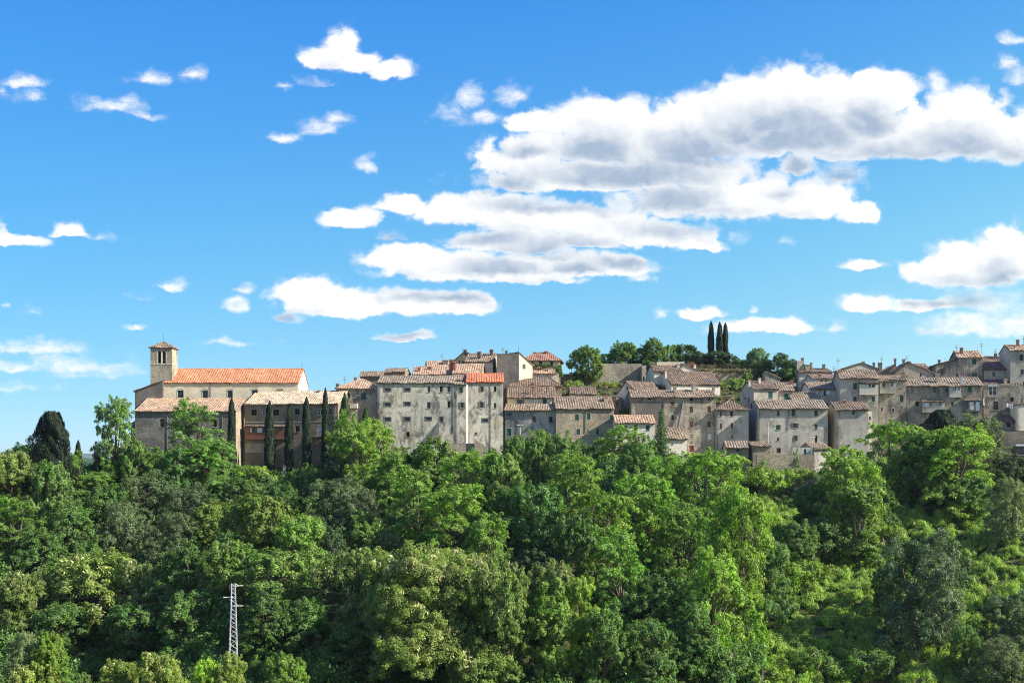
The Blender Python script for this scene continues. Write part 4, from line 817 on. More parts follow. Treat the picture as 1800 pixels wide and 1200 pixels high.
hT = H('dark_retaining_wall', 'dark stone retaining wall beneath the pale blue block', 1755, 1830, 254.5, None, 758, None, yb=842, rz=-6, roof='flat', D=4, wall='stone_dark', cat='wall', group='garden walls of the town')
H('white_roof_carport', 'low carport with a thin white roof at the right edge below the retaining wall', 1787, 1825, 249, None, 783, None, yb=842, rz=-6, roof='flat', D=3.5, wall='stone_dark', cat='shed', wins=[('x',1789,1823,784,799)]).box('white_roof', 1786, 1826, 780.5, 783.5, .3, 4.2, 'whitep')
# castle hill
kp = H('ruined_keep_wall', 'massive ruined stone keep wall with a flat top, trees growing above it', 1048, 1128, 297, None, 639, None, yb=720, rz=2, roof='flat', D=5, wall='keep', cat='castle wall', group=None)
H('keep_corner', 'shaded stone corner of the ruined keep next to its little lit turret', 1128.4, 1136, 294, None, 642, None, yb=720, rz=0, roof='flat', D=7, wall='keep', cat='castle wall', group=None, wins=[('x',1130,1133,662,670)])
H('dark_garden_wall', 'low dark stone wall behind the big tree left of the keep', 985, 1048, 292, None, 657, None, yb=720, roof='flat', D=1, wall='stone_dark', cat='wall', group='garden walls of the town')
H('castle_bank_wall', 'crumbling stone bank wall with grass on top below the castle garden', 1226, 1345, 290, None, 653, None, yb=720, rz=4, roof='flat', D=7, wall='keep', cat='castle wall', group=None)
H('slanting_ruin', 'little ruined stone shed with a slanting top under the dark oak', 1345, 1371, 280, None, 664, 654, yb=700, rz=0, roof='mr', D=3, wall='keep', tile='r_mix', cat='ruin', group=None)
H('white_terrace_wall', 'short white garden wall with rubble on the castle terrace', 1155, 1200, 291, None, 636, None, yb=700, roof='flat', D=1.2, wall='cream', cat='wall', group='garden walls of the town')
H('garden_wall', 'rubble garden wall below the wide green shuttered house', 1330, 1432, 244, None, 799, None, yb=850, rz=-2, roof='flat', D=1, wall='stone', cat='wall', group='garden walls of the town')
H('lower_terrace_wall', 'dark lower terrace wall under the yellow green hedge', 1372, 1432, 240, None, 833, None, yb=880, rz=-2, roof='flat', D=1, wall='stone_dark', cat='wall', group='garden walls of the town')
H('brick_hut', 'small brick hut with a rusty roof hidden among trees below the right hand houses', 1574, 1624, 229, 3.0, 872, 865.5, yb=905, rz=-4, roof='gable', wall='stone_dark', tile='r_brown', cat='shed', wins=[('x',1610,1612,876,879)], chim=[(1622,864,5,.5,1.2,'brick')])
H('slope_retaining_wall', 'long low dark retaining wall right of the brick hut', 1624, 1790, 231, None, 884, None, yb=910, rz=0, roof='flat', D=.6, wall='stone_dark', cat='wall', group='garden walls of the town')
# satellite dishes
def dish(px, py, y, label):
    c = P3(px, py, y); rt = empty('satellite_dish', c, R(-25)); tag(rt, label, 'satellite dish', 'satellite dishes')
    mb = MB(); n = 14; rows = []
    for j in range(4):
        r_ = .45*j/3; rows.append([(math.cos(2*math.pi*i/n)*r_, .12*(1-(r_/.45)**2)-.1, math.sin(2*math.pi*i/n)*r_) for i in range(n)])
    for q in rows: mb.v += q
    for j in range(3):
        for i in range(n): mb.f.append((j*n+i, j*n+(i+1) % n, (j+1)*n+(i+1) % n, (j+1)*n+i))
    mb.build('dish', M['whitep'], rt); MB().tube([(0, .03, 0), (0, .25, -.1), (0, .25, -1.0)], .03, 5).build('bracket', M['dmetal'], rt)
    MB().tube([(0, -.05, -.4), (0, -.5, 0)], .02, 4).build('arm', M['dmetal'], rt)
dish(1397, 676, 265, 'white satellite dish on the roof of the small green shuttered house'); dish(1455, 690, 266.2, 'white satellite dish on the wall between two green shutters of the white house')
dish(1246, 668, 272, 'white satellite dish beside the broad brown roof')
# lamps, fence, shrine, laundry, car
def lamp(px, yt, yb, y, label, arm=0, double=False):
    zt = (HY-yt)/F*y; zb = (HY-yb)/F*y; rt = empty('street_lamp', ((px-HX)/F*y, y, zb)); tag(rt, label, 'street lamp', 'street lamps'); h_ = zt-zb
    MB().tube([(0, 0, 0), (0, 0, h_*.5), (0, 0, h_)], [.09, .07, .05], 8).build('pole', M['metal'], rt)
    for sg in ((-1, 1) if double else (1,)):
        mb = MB(); mb.tube([(0, 0, h_-.02), (sg*.5, -.1, h_+.08)], .035, 6); mb.build('arm', M['metal'], rt)
        MB().box(sg*.5-.28, sg*.5+.28, -.26, .02, h_+.0, h_+.13).build('lamp_head', M['whitep'], rt)
lamp(914.5, 747, 800, 252, 'pale street lamp in front of the green door', double=True); lamp(1350.5, 738, 800, 251.5, 'tall pale street lamp before the wide green shuttered house')
lamp(1427, 768, 806, 246.5, 'street lamp with a bright head beside the garden shed', double=True); lamp(1005, 630, 668, 291, 'dark lantern post against the sky left of the castle tree')
fe = empty('wooden_fence', P3(1222, 648, 292)); tag(fe, 'wooden post and rail fence along the castle garden under the cypresses', 'fence')
for i in range(13): MB().box(i*.95-.05, i*.95+.05, -.05, .05, -.3, 1.1).build('post', M['wood'], fe)
for zz_ in (.5, .98): MB().box(-.2, 11.8, -.09, -.051, zz_, zz_+.1).build('rail', M['wood'], fe)
sh = empty('stone_shrine', P3(501, 832, 247)); tag(sh, 'little pale stone shrine with a pointed top under the cypresses', 'shrine')
MB().box(-.5, .5, -.4, .4, -.5, .4).build('plinth', M['trim'], sh); MB().box(-.33, .33, -.28, .28, .401, 1.5).build('shaft', M['trim'], sh)
mb = MB()
for a, b in (((-.42,-.36),(.42,-.36)),((.42,-.36),(.42,.36)),((.42,.36),(-.42,.36)),((-.42,.36),(-.42,-.36))): mb.quad((*a, 1.502), (*b, 1.502), (0, 0, 2.3))
mb.build('cap', M['ochre'], sh)
for i, (px, w_, hh, mt, lb) in enumerate(((1771, .45, .9, 'whitep', 'white towel hanging on the line below the small dark window'), (1777.5, .75, 1.2, 'cloth', 'lilac cloth hanging on the line beside the white towel'))):
    c = P3(px, 708.5, 255.6); mb = MB(); n = 8
    for k in range(n):
        x0, x1 = -w_/2+w_*k/n, -w_/2+w_*(k+1)/n; y0, y1 = .05*math.sin(k*1.9), .05*math.sin((k+1)*1.9)
        mb.quad((x0, y0, -hh), (x1, y1, -hh-.03*math.sin(k)), (x1, y1*.3, 0), (x0, y0*.3, 0))
    o = mb.build('laundry', M[mt], None, c); tag(o, lb, 'laundry', 'laundry on the line')
def car():
    c = P3(922, 801, 250); rt = empty('parked_car', (c.x, c.y, c.z), R(8)); tag(rt, 'pale green parked car half hidden by trees in front of the grey house', 'car')
    prof = [(-2.0,.35),(-2.05,.75),(-1.7,.92),(-1.0,.98),(-.45,1.42),(.75,1.45),(1.35,1.0),(1.95,.9),(2.05,.6),(2.0,.35)]
    mb = MB(); n = len(prof); tw = lambda z: .82-.2*max(0, (z-.95))/.5
    for x, z in prof: mb.v.append((x, -tw(z), z))
    for x, z in prof: mb.v.append((x, tw(z), z))
    mb.f.append(tuple(range(n))[::-1]); mb.f.append(tuple(range(n, 2*n)))
    for i in range(n): j = (i+1) % n; mb.f.append((i, j, n+j, n+i))
    mb.build('body', M['carpaint'], rt)
    MB().quad((-.93,-.835,1.0),(1.2,-.835,1.0),(.7,-.66,1.38),(-.42,-.66,1.38)).build('side_window', M['glass'], rt)
    MB().quad((-1.02,-.7,1.0),(-1.02,.7,1.0),(-.5,.58,1.40),(-.5,-.58,1.40)).build('windscreen', M['glass'], rt)
    for x in (-1.3, 1.3):
        for y in (-.8, .8):
            w_ = MB().tube([(x, y-.1, .32), (x, y+.1, .32)], .32, 16).build('wheel', M['rubber'], rt); MB().tube([(x, y-.12, .32), (x, y+.12, .32)], .18, 12).build('rim', M['metal'], w_)
car()
# lattice pylon
def pylon(px, yt, yb, Yd):
    zt = (HY-yt)/F*Yd; x = (px-HX)/F*Yd; zb = float(ground_z(x, Yd))-.2; H_ = zt-zb
    rt = empty('lattice_pylon', (x, Yd, zb), R(20)); tag(rt, 'galvanised steel lattice pylon with three small crossarms rising from the lower trees', 'pylon')
    half = lambda z: .66-.38*min(1, z/(H_*.9)); cs_ = ((-1,-1),(1,-1),(1,1),(-1,1))
    for sx_, sy_ in cs_: MB().tube([(sx_*half(0), sy_*half(0), 0), (sx_*half(H_*.9), sy_*half(H_*.9), H_*.9), (sx_*half(H_), sy_*half(H_), H_)], .055, 4).build('leg', M['metal'], rt)
    z = 0; fl = 0; mb = MB()
    while z < H_-.3:
        st_ = max(.6, half(z)*1.45); z2 = min(H_, z+st_); h0, h1 = half(z), half(z2)
        for k in range(4):
            a, b = cs_[k], cs_[(k+1) % 4]
            p0 = (a[0]*h0, a[1]*h0, z) if fl else (b[0]*h0, b[1]*h0, z); p1 = (b[0]*h1, b[1]*h1, z2) if fl else (a[0]*h1, a[1]*h1, z2)
            mb.tube([p0, p1], .028, 4); 
        z = z2; fl = 1-fl
    mb.build('lattice', M['metal'], rt)
    for dz, sg in ((.35, 1), (1.9, -1), (3.2, 1)):
        zz_ = H_-dz; hh = half(zz_); arm = MB(); arm.tube([(0, -hh, zz_), (sg*.85, 0, zz_)], .035, 4); arm.tube([(0, hh, zz_), (sg*.85, 0, zz_)], .035, 4); arm.tube([(sg*hh, 0, zz_-.6 if sg < 0 else zz_+.35), (sg*.75, 0, zz_)], .03, 4)
        ob = arm.build('crossarm', M['metal'], rt)
        ins = MB()
        for k in range(4): ins.tube([(sg*(.86+.14*k), 0, zz_), (sg*(.95+.14*k), 0, zz_)], .07, 8)
        ins.build('insulator', M['whitep'], ob)
        for far, (ex, ey, ez) in (('left', (-190, 175, -12)), ('right', (210, 190, -20))):
            p0 = Vector((x+sg*1.3*math.cos(R(20)), Yd+sg*1.3*math.sin(R(20)), zb+zz_)); p1 = Vector((ex, ey, ez-dz)); pts = []
            for k in range(31): t = k/30; q = p0.lerp(p1, t); q.z -= 9*4*t*(1-t)*.6; pts.append(q)
            wr = MB(); wr.tube(pts, .007, 4); o = wr.build('power_cable', M['pipe']); tag(o, {'left': 'thin power cable running left from the %s crossarm of the pylon', 'right': 'thin power cable running right from the %s crossarm of the pylon'}[far] % {.35: 'top', 1.9: 'middle', 3.2: 'lowest'}[dz], 'cable', 'power cables')
pylon(410, 1025, 1175, 161)
# ------------------------------------------------------------------ vegetation
M['l_mid'] = leaf_mat('leaf_green', (0.113, 0.210, 0.050), (0.193, 0.301, 0.075))
M['l_rob'] = leaf_mat('locust_leaf', (0.153, 0.272, 0.045), (0.243, 0.391, 0.070), trans=.34)
M['l_dark'] = leaf_mat('dark_leaf', (0.051, 0.100, 0.036), (0.085, 0.141, 0.051), trans=.2)
M['l_olive'] = leaf_mat('grey_green_leaf', (0.129, 0.181, 0.089), (0.215, 0.265, 0.136), trans=.25)
M['l_chest'] = leaf_mat('chestnut_leaf', (0.134, 0.210, 0.052), (0.227, 0.289, 0.085))
M['l_flower'] = leaf_mat('pale_catkin', (0.52, 0.52, 0.22), (0.72, 0.68, 0.36), trans=.3, var=.2)
M['l_cyp'] = leaf_mat('cypress_leaf', (0.013, 0.028, 0.012), (0.026, 0.048, 0.019), trans=.08)
M['l_ivy'] = leaf_mat('ivy_leaf', (0.141, 0.238, 0.052), (0.227, 0.334, 0.075))
M['l_grass'] = leaf_mat('bramble_leaf', (0.153, 0.249, 0.063), (0.261, 0.351, 0.096))
M['l_dry'] = leaf_mat('dry_grass', (.17, .16, .075), (.28, .25, .14), trans=.2)
def unit(a): return a/np.maximum(np.linalg.norm(a, axis=-1, keepdims=True), 1e-9)
def leafquads(C, Nn, size, asp, rng, updir=0.0, curl=.18):
    n = len(C); rv = rng.normal(size=(n, 3)); rv[:, 2] += updir*3
    t = unit(rv-Nn*np.sum(rv*Nn, -1, keepdims=True)); b = np.cross(Nn, t); s = size[:, None]
    k = Nn*s*curl
    return np.stack([C-t*s, C+b*s*asp+k, C+t*s, C-b*s*asp+k], 1)
def clumps(cen, rad, out, rng, dens=38, size=.17, squash=.8, asp=.55, droop=0.0, up=.35, rnd=.55, updir=0, el=1.25):
    """leafy sprays: every clump is a loose tapering spray reaching outwards from the crown"""
    Q = []; size = size*.74; dens = dens*1.65
    for c, r, o in zip(cen, rad, out):
        n = max(10, int(dens*4*math.pi*r*r*.62)); ax = unit(np.array(o)+np.array([0, 0, .3-droop])+rng.normal(size=3)*.45)
        t = rng.random(n)**.8*1.7-.75; g = rng.normal(size=(n, 3)); g -= np.outer(g@ax, ax)
        w_ = (.62-.30*np.maximum(t, 0))*(.5+.5*rng.random())*1.15
        off = g*w_[:, None]*r*.72
        p = c+np.outer(t*r*el, ax)+off*np.array([1, 1, squash]); p[:, 2] -= droop*.8*np.maximum(t, 0)**2*r+droop*.35*np.hypot(off[:, 0], off[:, 1])
        dd = unit(off+ax*.35+np.array(o)*.25)
        nn = unit(dd+rng.normal(size=(n, 3))*rnd+np.array([0, 0, up])); Q.append(leafquads(p, nn, size*(.6+.8*rng.random(n)), asp, rng, updir))
    return np.concatenate(Q)
def lobes_to_clumps(L, rng, cr=(.35, .75), k=1.7, low=-.45):
    cen = []; rad = []; out = []
    for i, (c, r) in enumerate(L):
        c = np.array(c, float); n = int(k*4*math.pi*r*r/(math.pi*.75**2))+3; d = unit(rng.normal(size=(n, 3)))
        for q in d:
            if q[2] < low: continue
            cr_ = rng.uniform(*cr); p = c+q*((r-cr_*.35)*rng.uniform(.74, 1.10)+(rng.uniform(.2, .7) if rng.random() < .14 else 0))
            if any(np.linalg.norm(p-np.array(c2)) < r2*.72 for j, (c2, r2) in enumerate(L) if j != i): continue
            cen.append(p); rad.append(cr_); out.append(q)
    return cen, rad, out
def trunk_mesh(name, L, rng, h0=2.5, r0=.28):
    mb = MB(); b = (rng.uniform(-.3, .3), rng.uniform(-.3, .3), h0)
    mb.tube([(0, 0, -1.2), (b[0]*.5, b[1]*.5, h0*.5), b], [r0*1.25, r0, r0*.85], 7)
    for c, r in L:
        c = np.array(c); m_ = (np.array(b)*.5+c*.5)+np.array([rng.uniform(-.3, .3), rng.uniform(-.3, .3), .2])
        mb.tube([b, tuple(m_), tuple(c+np.array([0, 0, r*.4]))], [r0*.55, r0*.32, r0*.1], 5, cap=False)
        for _ in range(3):
            q = unit(rng.normal(size=3))*r*.85; q[2] = abs(q[2]); mb.tube([tuple(c), tuple(c+q)], [r0*.14, r0*.04], 4, cap=False)
    return mb.mesh(name)
ARCH = {}
def arch(key, leafkey, Q, trunk, Rr, Hh, flowers=None, bark='bark'):
    me = quads_mesh('crown', Q); me.materials.append(M[leafkey]); trunk.materials.append(M[bark])
    fm = None
    if flowers is not None: fm = quads_mesh('blossom', flowers); fm.materials.append(M['l_flower'])
    ARCH.setdefault(key, []).append((me, trunk, Rr, Hh, fm))
def extent(Q): 
    r = np.percentile(np.abs(Q[..., :2]).reshape(-1), 99.3); return float(r), float(np.percentile(Q[..., 2], 99.8))
def make_broad(key, leaf, seed, nl=8, low=2.6, top=7.2, spread=2.3, rl=(1.5, 2.5), **kw):
    rng = np.random.default_rng(seed); L = [((0, 0, top-.6), rl[1])]
    for i in range(nl):
        a = 2*math.pi*i/nl*1.62+rng.uniform(-.4, .4); z = rng.uniform(low, top); rr = spread*rng.uniform(.65, 1.1)*(1-.45*max(0, (z-low)/(top-low)-.4))
        L.append(((math.cos(a)*rr, math.sin(a)*rr, z), rng.uniform(*rl)))
    ck = kw.pop('ck', {}); cen, rad, out = lobes_to_clumps(L, rng, **ck)
    fl = kw.pop('flower', 0)
    Q = clumps(cen, rad, out, rng, **kw); fq = None
    if fl:
        sel = [i for i in range(len(cen)) if out[i][2] > .22 and rng.random() < fl]
        P_ = []; N_ = []
        for i in sel:
            n = int(42*rad[i]**2*rng.uniform(.2, 1.6)); d = unit(rng.normal(size=(n, 3))+np.array([0, 0, .7])+out[i]*.7)
            P_.append(cen[i]+d*rad[i]*1.04*np.array([1, 1, .85])); N_.append(unit(d*.4+rng.normal(size=(n, 3))*.6))
        fq = leafquads(np.concatenate(P_), np.concatenate(N_), kw.get('size', .15)*1.1*(.6+.7*rng.random(sum(map(len, P_)))), .3, rng, updir=.6)
    r, h = extent(Q); arch(key, leaf, Q, trunk_mesh('trunk', L, rng), r, h, fq)
for s in (1, 2, 3, 51, 52): make_broad('broad', 'l_mid', s, nl=17, low=.4, top=7.0, spread=2.4, rl=(1.1, 2.1), ck=dict(cr=(.32, .7), k=1.9), dens=44, size=.15)
for s in (4, 5): make_broad('oak', 'l_dark', s, nl=13, low=1.4, rl=(1.1, 2.1), dens=44, size=.15)
for s in (6, 7, 8, 9, 53, 54): make_broad('robinia', 'l_rob', s, nl=23, low=.5, top=8.2, spread=2.6, rl=(.8, 1.6), squash=.6, droop=.45, dens=36, size=.155, asp=.42, rnd=.7, ck=dict(cr=(.3, .62), k=1.7))
for s in (10, 11, 12): make_broad('chestnut', 'l_chest', s, nl=17, low=.3, top=6.4, spread=2.9, rl=(1.1, 2.2), flower=.55, asp=.35, dens=46, ck=dict(cr=(.32, .7), k=1.9))
for s in (13, 14): make_broad('olive', 'l_olive', s, nl=16, low=.3, top=6.0, spread=2.3, rl=(1.1, 1.9), dens=58, size=.12, asp=.42, rnd=.75, updir=.5, ck=dict(cr=(.35, .65), low=-.7))
for s in (15, 16, 17): make_broad('ivy', 'l_ivy', s, nl=27, low=.4, top=13.2, spread=1.7, rl=(.9, 1.6), dens=52, size=.13, asp=.8, rnd=.4, up=.2, ck=dict(cr=(.35, .7), low=-.8))
for s in (18, 19): make_broad('shrub', 'l_mid', s, nl=7, low=.4, top=2.0, spread=1.5, rl=(.8, 1.3), dens=60, size=.115, ck=dict(cr=(.3, .6), low=-.3))
make_broad('bigchestnut', 'l_chest', 61, nl=46, low=1.5, top=13.0, spread=8.6, rl=(2.2, 3.6), flower=.42, asp=.36, dens=26, size=.19, ck=dict(cr=(.6, 1.3), k=1.0))
def make_cyp(key, seed, H_=12., Rm=1.0, prof=None, lumps=0.10, n=15000, size=.16):
    rng = np.random.default_rng(seed); z = rng.random(n)**.92; th = rng.random(n)*2*math.pi
    pr = np.interp(z, [0, .04, .15, .45, .75, .92, 1], prof or [.45, .75, .95, 1.0, .82, .5, .05])
    ph = rng.uniform(0, 6, 6)
    lump = 1+lumps*(np.sin(th*3+z*9+ph[0])+np.sin(th*5-z*23+ph[1])*.8+np.sin(th*8+z*40+ph[2])*.6+np.sin(th*2+z*17+ph[3])*.7)
    r = Rm*pr*lump*(.72+.28*rng.random(n)**.5)
    P_ = np.stack([np.cos(th)*r, np.sin(th)*r, z*H_+.1+rng.normal(size=n)*.05], -1)
    N_ = unit(np.stack([np.cos(th), np.sin(th), np.full(n, .15)], -1)+rng.normal(size=(n, 3))*.4)
    Q = leafquads(P_, N_, size*(.6+.8*rng.random(n)), .34, rng, updir=1.0, curl=.1)
    tb = MB(); tb.tube([(0, 0, -1), (0, 0, H_*.5), (0, 0, H_*.9)], [.2, .12, .03], 6)
    arch(key, 'l_cyp', Q, tb.mesh('trunk'), Rm*1.05, H_)
make_cyp('cypress', 30); make_cyp('cypress', 31, lumps=.14); make_cyp('cypress', 32, lumps=.08, prof=[.5,.8,1,.95,.85,.6,.1])
make_cyp('bigcypress', 33, H_=10, Rm=3.3, prof=[.6, .8, .95, 1, .88, .66, .28], lumps=.2, n=46000, size=.15)
def make_spruce(seed):
    rng = np.random.default_rng(seed); Q = []; tb = MB(); tb.tube([(0, 0, -1), (0, 0, 6), (0, 0, 12)], [.25, .15, .03], 7)
    for i in range(130):
        z = 1.2+10.6*(i/130)**.9; ln = (12.4-z)*.24*rng.uniform(.6, 1.25)+.15; a = i*2.4+rng.uniform(-.3, .3); d = np.array([math.cos(a), math.sin(a), -.18])
        tip = np.array([0, 0, z])+d*ln; tb.tube([(0, 0, z), tuple(tip)], [.03, .01], 3, cap=False)
        n = int(60*ln); t = rng.random(n)**.8; p = np.array([0, 0, z])+d*(t*ln)[:, None]+rng.normal(size=(n, 3))*np.array([.14, .14, .10])*(.4+ln*.4)
        Q.append(leafquads(p, unit(rng.normal(size=(n, 3))*.6+np.array([0, 0, .8])), .13*(.7+.6*rng.random(n)), .4, rng))
    arch('spruce', 'l_dark', np.concatenate(Q), tb.mesh('trunk'), 2.6, 12.2)
make_spruce(40)
def make_dead(seed):
    rng = random.Random(seed); mb = MB()
    def br(p, d, l, r, k):
        q = p+d*l; mb.tube([p, p.lerp(q, .5)+Vector((rng.uniform(-.06, .06), rng.uniform(-.06, .06), 0))*l, q], [r, r*.8, r*.6], 5, cap=False)
        if k: 
            for _ in range(3 if k > 1 else 4): br(p.lerp(q, rng.uniform(.45, 1)), (d+Vector((rng.uniform(-.8, .8), rng.uniform(-.8, .8), rng.uniform(-.1, .6)))).normalized(), l*rng.uniform(.5, .75), r*.55, k-1)
    br(Vector((0, 0, -1)), Vector((.05, 0, 1)), 5, .2, 4); return mb.mesh('trunk')
DEAD = [make_dead(1), make_dead(5)]
for d_ in DEAD: d_.materials.append(M['palebark'])
NAMES = {'broad': ('broadleaf_tree', 'tree', 'broadleaf trees on the wooded slope'), 'oak': ('dark_oak_tree', 'tree', 'dark oaks around the town'), 'robinia': ('locust_tree', 'tree', 'feathery locust trees on the wooded slope'),
  'chestnut': ('chestnut_tree', 'tree', 'flowering chestnuts on the lower slope'), 'bigchestnut': ('chestnut_tree', 'tree', 'flowering chestnuts on the lower slope'), 'olive': ('grey_leaved_tree', 'tree', 'grey leaved trees on the wooded slope'), 'ivy': ('ivy_covered_tree', 'tree', 'trees overgrown with ivy'),
  'shrub': ('shrub', 'shrub', 'shrubs on the slope and terraces'), 'cypress': ('cypress_tree', 'cypress', 'slender dark cypresses'), 'bigcypress': ('broad_cypress_tree', 'cypress', 'slender dark cypresses'), 'spruce': ('spruce_tree', 'tree', None), 'dead': ('dead_tree', 'dead tree', 'bare dead trees')}
trng = random.Random(77); used_n = {}
def tree(kind, px, yt, yb, w, label, Y=None, tint=(1, 1, 1), var=None):
    if Y is None: Y = ground_hit(px, yb)
    x = (px-HX)/F*Y; zg = float(ground_z(x, Y))
    if Y > 244 and (HY-yb)/F*Y < zg or Y > 256: zg = (HY-yb)/F*Y
    nm, cat, grp = NAMES[kind]; ht = (HY-yt)/F*Y-zg; wd = w/F*Y
    rt = empty(nm, (x, Y, zg), trng.uniform(0, 6.28)); tag(rt, label, cat, grp)
    if kind == 'dead':
        o = link('trunk', DEAD[used_n.get(kind, 0) % 2], None, rt); o.scale = (wd/5, wd/5, ht/10.5); used_n[kind] = used_n.get(kind, 0)+1; return rt
    A = ARCH[kind]; k = used_n.get(kind, 0) if var is None else var; used_n[kind] = used_n.get(kind, 0)+1
    me, tr, Rr, Hh, fm = A[k % len(A)]
    sx_ = wd/2/Rr; sz = ht/Hh; lift = 0; st_ = sz
    if Y < 150 and sz > 1.25*sx_: sz = 1.25*sx_; lift = ht-Hh*sz
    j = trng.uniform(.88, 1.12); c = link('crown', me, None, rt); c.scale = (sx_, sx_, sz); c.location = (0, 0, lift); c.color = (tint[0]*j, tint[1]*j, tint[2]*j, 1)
    t_ = link('trunk', tr, None, rt); t_.scale = (sx_, sx_, st_*.93)
    if fm: f_ = link('blossom', fm, None, rt); f_.scale = (sx_, sx_, sz); f_.location = (0, 0, lift)
    return rt
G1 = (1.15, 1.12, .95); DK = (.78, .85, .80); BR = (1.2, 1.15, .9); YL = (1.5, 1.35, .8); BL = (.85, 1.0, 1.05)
T_ = tree
# castle garden on the hilltop
T_('broad',1028,610,692,66,'full dark green tree standing left of the ruined keep wall',Y=290,tint=(1.1,1.05,.95))
T_('broad',1062,622,650,36,'low green tree behind the left end of the keep wall',Y=303,tint=DK); T_('broad',1096,600,652,56,'round dark tree rising behind the middle of the keep wall',Y=302,tint=(.95,.95,.9))
T_('broad',1148,594,650,52,'tallest dark round tree right behind the keep corner',Y=303,tint=(.95,.95,.9)); T_('broad',1180,606,652,36,'lighter green tree beside the tallest hilltop tree',Y=304); T_('broad',1208,605,652,46,'loose grey green tree between the hilltop trees and the three cypresses',Y=305,tint=(1,.95,1.2))
T_('oak',1230,618,653,34,'purplish dark shrubby tree just left of the three cypresses',Y=299,tint=(1.2,.9,1.0)); T_('oak',1268,617,653,54,'dark spreading tree at the foot of the three cypresses',Y=298,tint=(1.1,1.0,1.0))
T_('cypress',1250,565.5,648,12,'left and tallest of the three hilltop cypresses',Y=302); T_('cypress',1265,567,648,12,'middle of the three hilltop cypresses',Y=301); T_('cypress',1275,568.5,648,11,'right hand one of the three hilltop cypresses',Y=304)
T_('shrub',1294,624,655,24,'grey green bush right of the three cypresses',Y=299,tint=DK); T_('shrub',1312,632,655,26,'light green bush on the castle bank',Y=296,tint=BR); T_('broad',1332,612,668,42,'airy tree with thin twigs above the castle bank',Y=295,tint=(1,1,1.2))
T_('oak',1367,621,700,72,'big dark oak above the slanting ruin',Y=288,tint=(1.0,1.1,1.0)); T_('robinia',1402,640,712,56,'mid green tree drooping beside the white green shuttered house',Y=284,tint=DK)
T_('shrub',1312,649,684,22,'bright yellow green bush under the castle bank wall',Y=287,tint=(1.1,1.05,.8)); T_('shrub',1288,664,690,44,'olive grey bush beside the broad brown roof',Y=283,tint=(1.6,1.3,1.4)); T_('shrub',1062,668,692,64,'yellow green bush on the bank below the keep wall',Y=284,tint=(1.9,1.5,.8))
T_('shrub',1010,668,690,34,'pale dry bush below the dark garden wall',Y=285,tint=(1.8,1.5,1.3)); T_('shrub',1100,710,745,22,'small green bush in the gap beside the long stone house',Y=262); T_('shrub',1320,683,705,24,'potted looking bush on the terrace left of the tall narrow house',Y=268,tint=DK)
T_('shrub',955,638,650,50,'low dark hedge bush on the roof terrace under the red roof villa',Y=283,tint=(.7,.7,.8)); T_('shrub',983,640,665,14,'bush at the right corner of the red roof villa',Y=284,tint=DK)
# far left skyline
T_('bigcypress',91,727,832,64,'huge broad dark cypress against the sky at the far left',Y=225,tint=(.6,.62,.6)); T_('cypress',137.5,775,840,15,'small cypress against the sky right of the broad cypress',Y=235); T_('cypress',171,799,845,14,'tiny dark cypress tip peeping over the trees left of the church',Y=238)
T_('chestnut',22,790,905,110,'pale topped chestnut at the left edge of the skyline',tint=G1); T_('robinia',56,780,890,100,'light green tree in front of the broad dark cypress'); T_('robinia',104,788,905,92,'leafy green tree just below the broad dark cypress')
T_('robinia',203,697,850,72,'tall loose pale green tree at the left corner of the church aisle',Y=240,tint=(1.1,1.05,1.5),var=1); T_('robinia',165,828,890,84,'bushy tree between the small cypress and the church',tint=DK); T_('broad',235,770,880,60,'green tree against the lower left of the grey aisle wall')
T_('robinia',272,786,880,60,'round green tree under the aisle window',tint=DK); T_('broad',312,782,890,64,'tree between the aisle window and the tall drooping tree',tint=BL)
T_('robinia',345,702,862,104,'tall drooping tree covering the middle of the grey aisle wall',Y=243,tint=(1.0,1.05,1.35),var=2); T_('robinia',372,770,870,96,'fresh green spreading tree at the foot of the tall drooping tree',tint=(.95,1.1,1.1))
T_('broad',84,812,905,84,'rounded green tree right at the foot of the broad dark cypress',Y=216); T_('broad',1124,612,652,44,'green tree in the gap left of the tallest hilltop tree',Y=304,tint=(.95,.95,.9)); T_('broad',1236,622,655,40,'low green tree behind the purplish shrubby one',Y=303); T_('shrub',1300,628,655,40,'bushy growth closing the gap right of the cypresses',Y=300); T_('oak',1340,632,670,40,'dark bush joining the airy tree and the big oak',Y=292,tint=(1.3,1.3,1.1)); T_('broad',1385,648,705,44,'green bush at the foot of the big dark oak',Y=285)
# cypresses before the monastery wing
T_('cypress',407,701,835,14,'cypress at the brown corner of the church aisle',Y=247.5); T_('cypress',474,707,832,19,'thick cypress in front of the red brick balcony',Y=247.5); T_('cypress',508,712,834,15,'slim cypress just right of the red brick balcony',Y=247.5)
T_('cypress',539,700,815,17,'cypress between the balcony and the white balcony door',Y=248); T_('cypress',572,684,800,14,'tall slim cypress at the right end of the monastery wing',Y=248.5)
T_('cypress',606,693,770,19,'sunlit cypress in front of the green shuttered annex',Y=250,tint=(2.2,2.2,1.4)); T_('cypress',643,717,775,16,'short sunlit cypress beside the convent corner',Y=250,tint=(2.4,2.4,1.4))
T_('shrub',450,818,845,80,'low clipped yellow green hedge under the monastery wing',Y=243,tint=YL); T_('shrub',547,814,850,44,'round pale bush right of the stone shrine',Y=240,tint=(1.4,1.35,1.2)); T_('shrub',522,824,856,36,'small grey bush beside the stone shrine',Y=241)
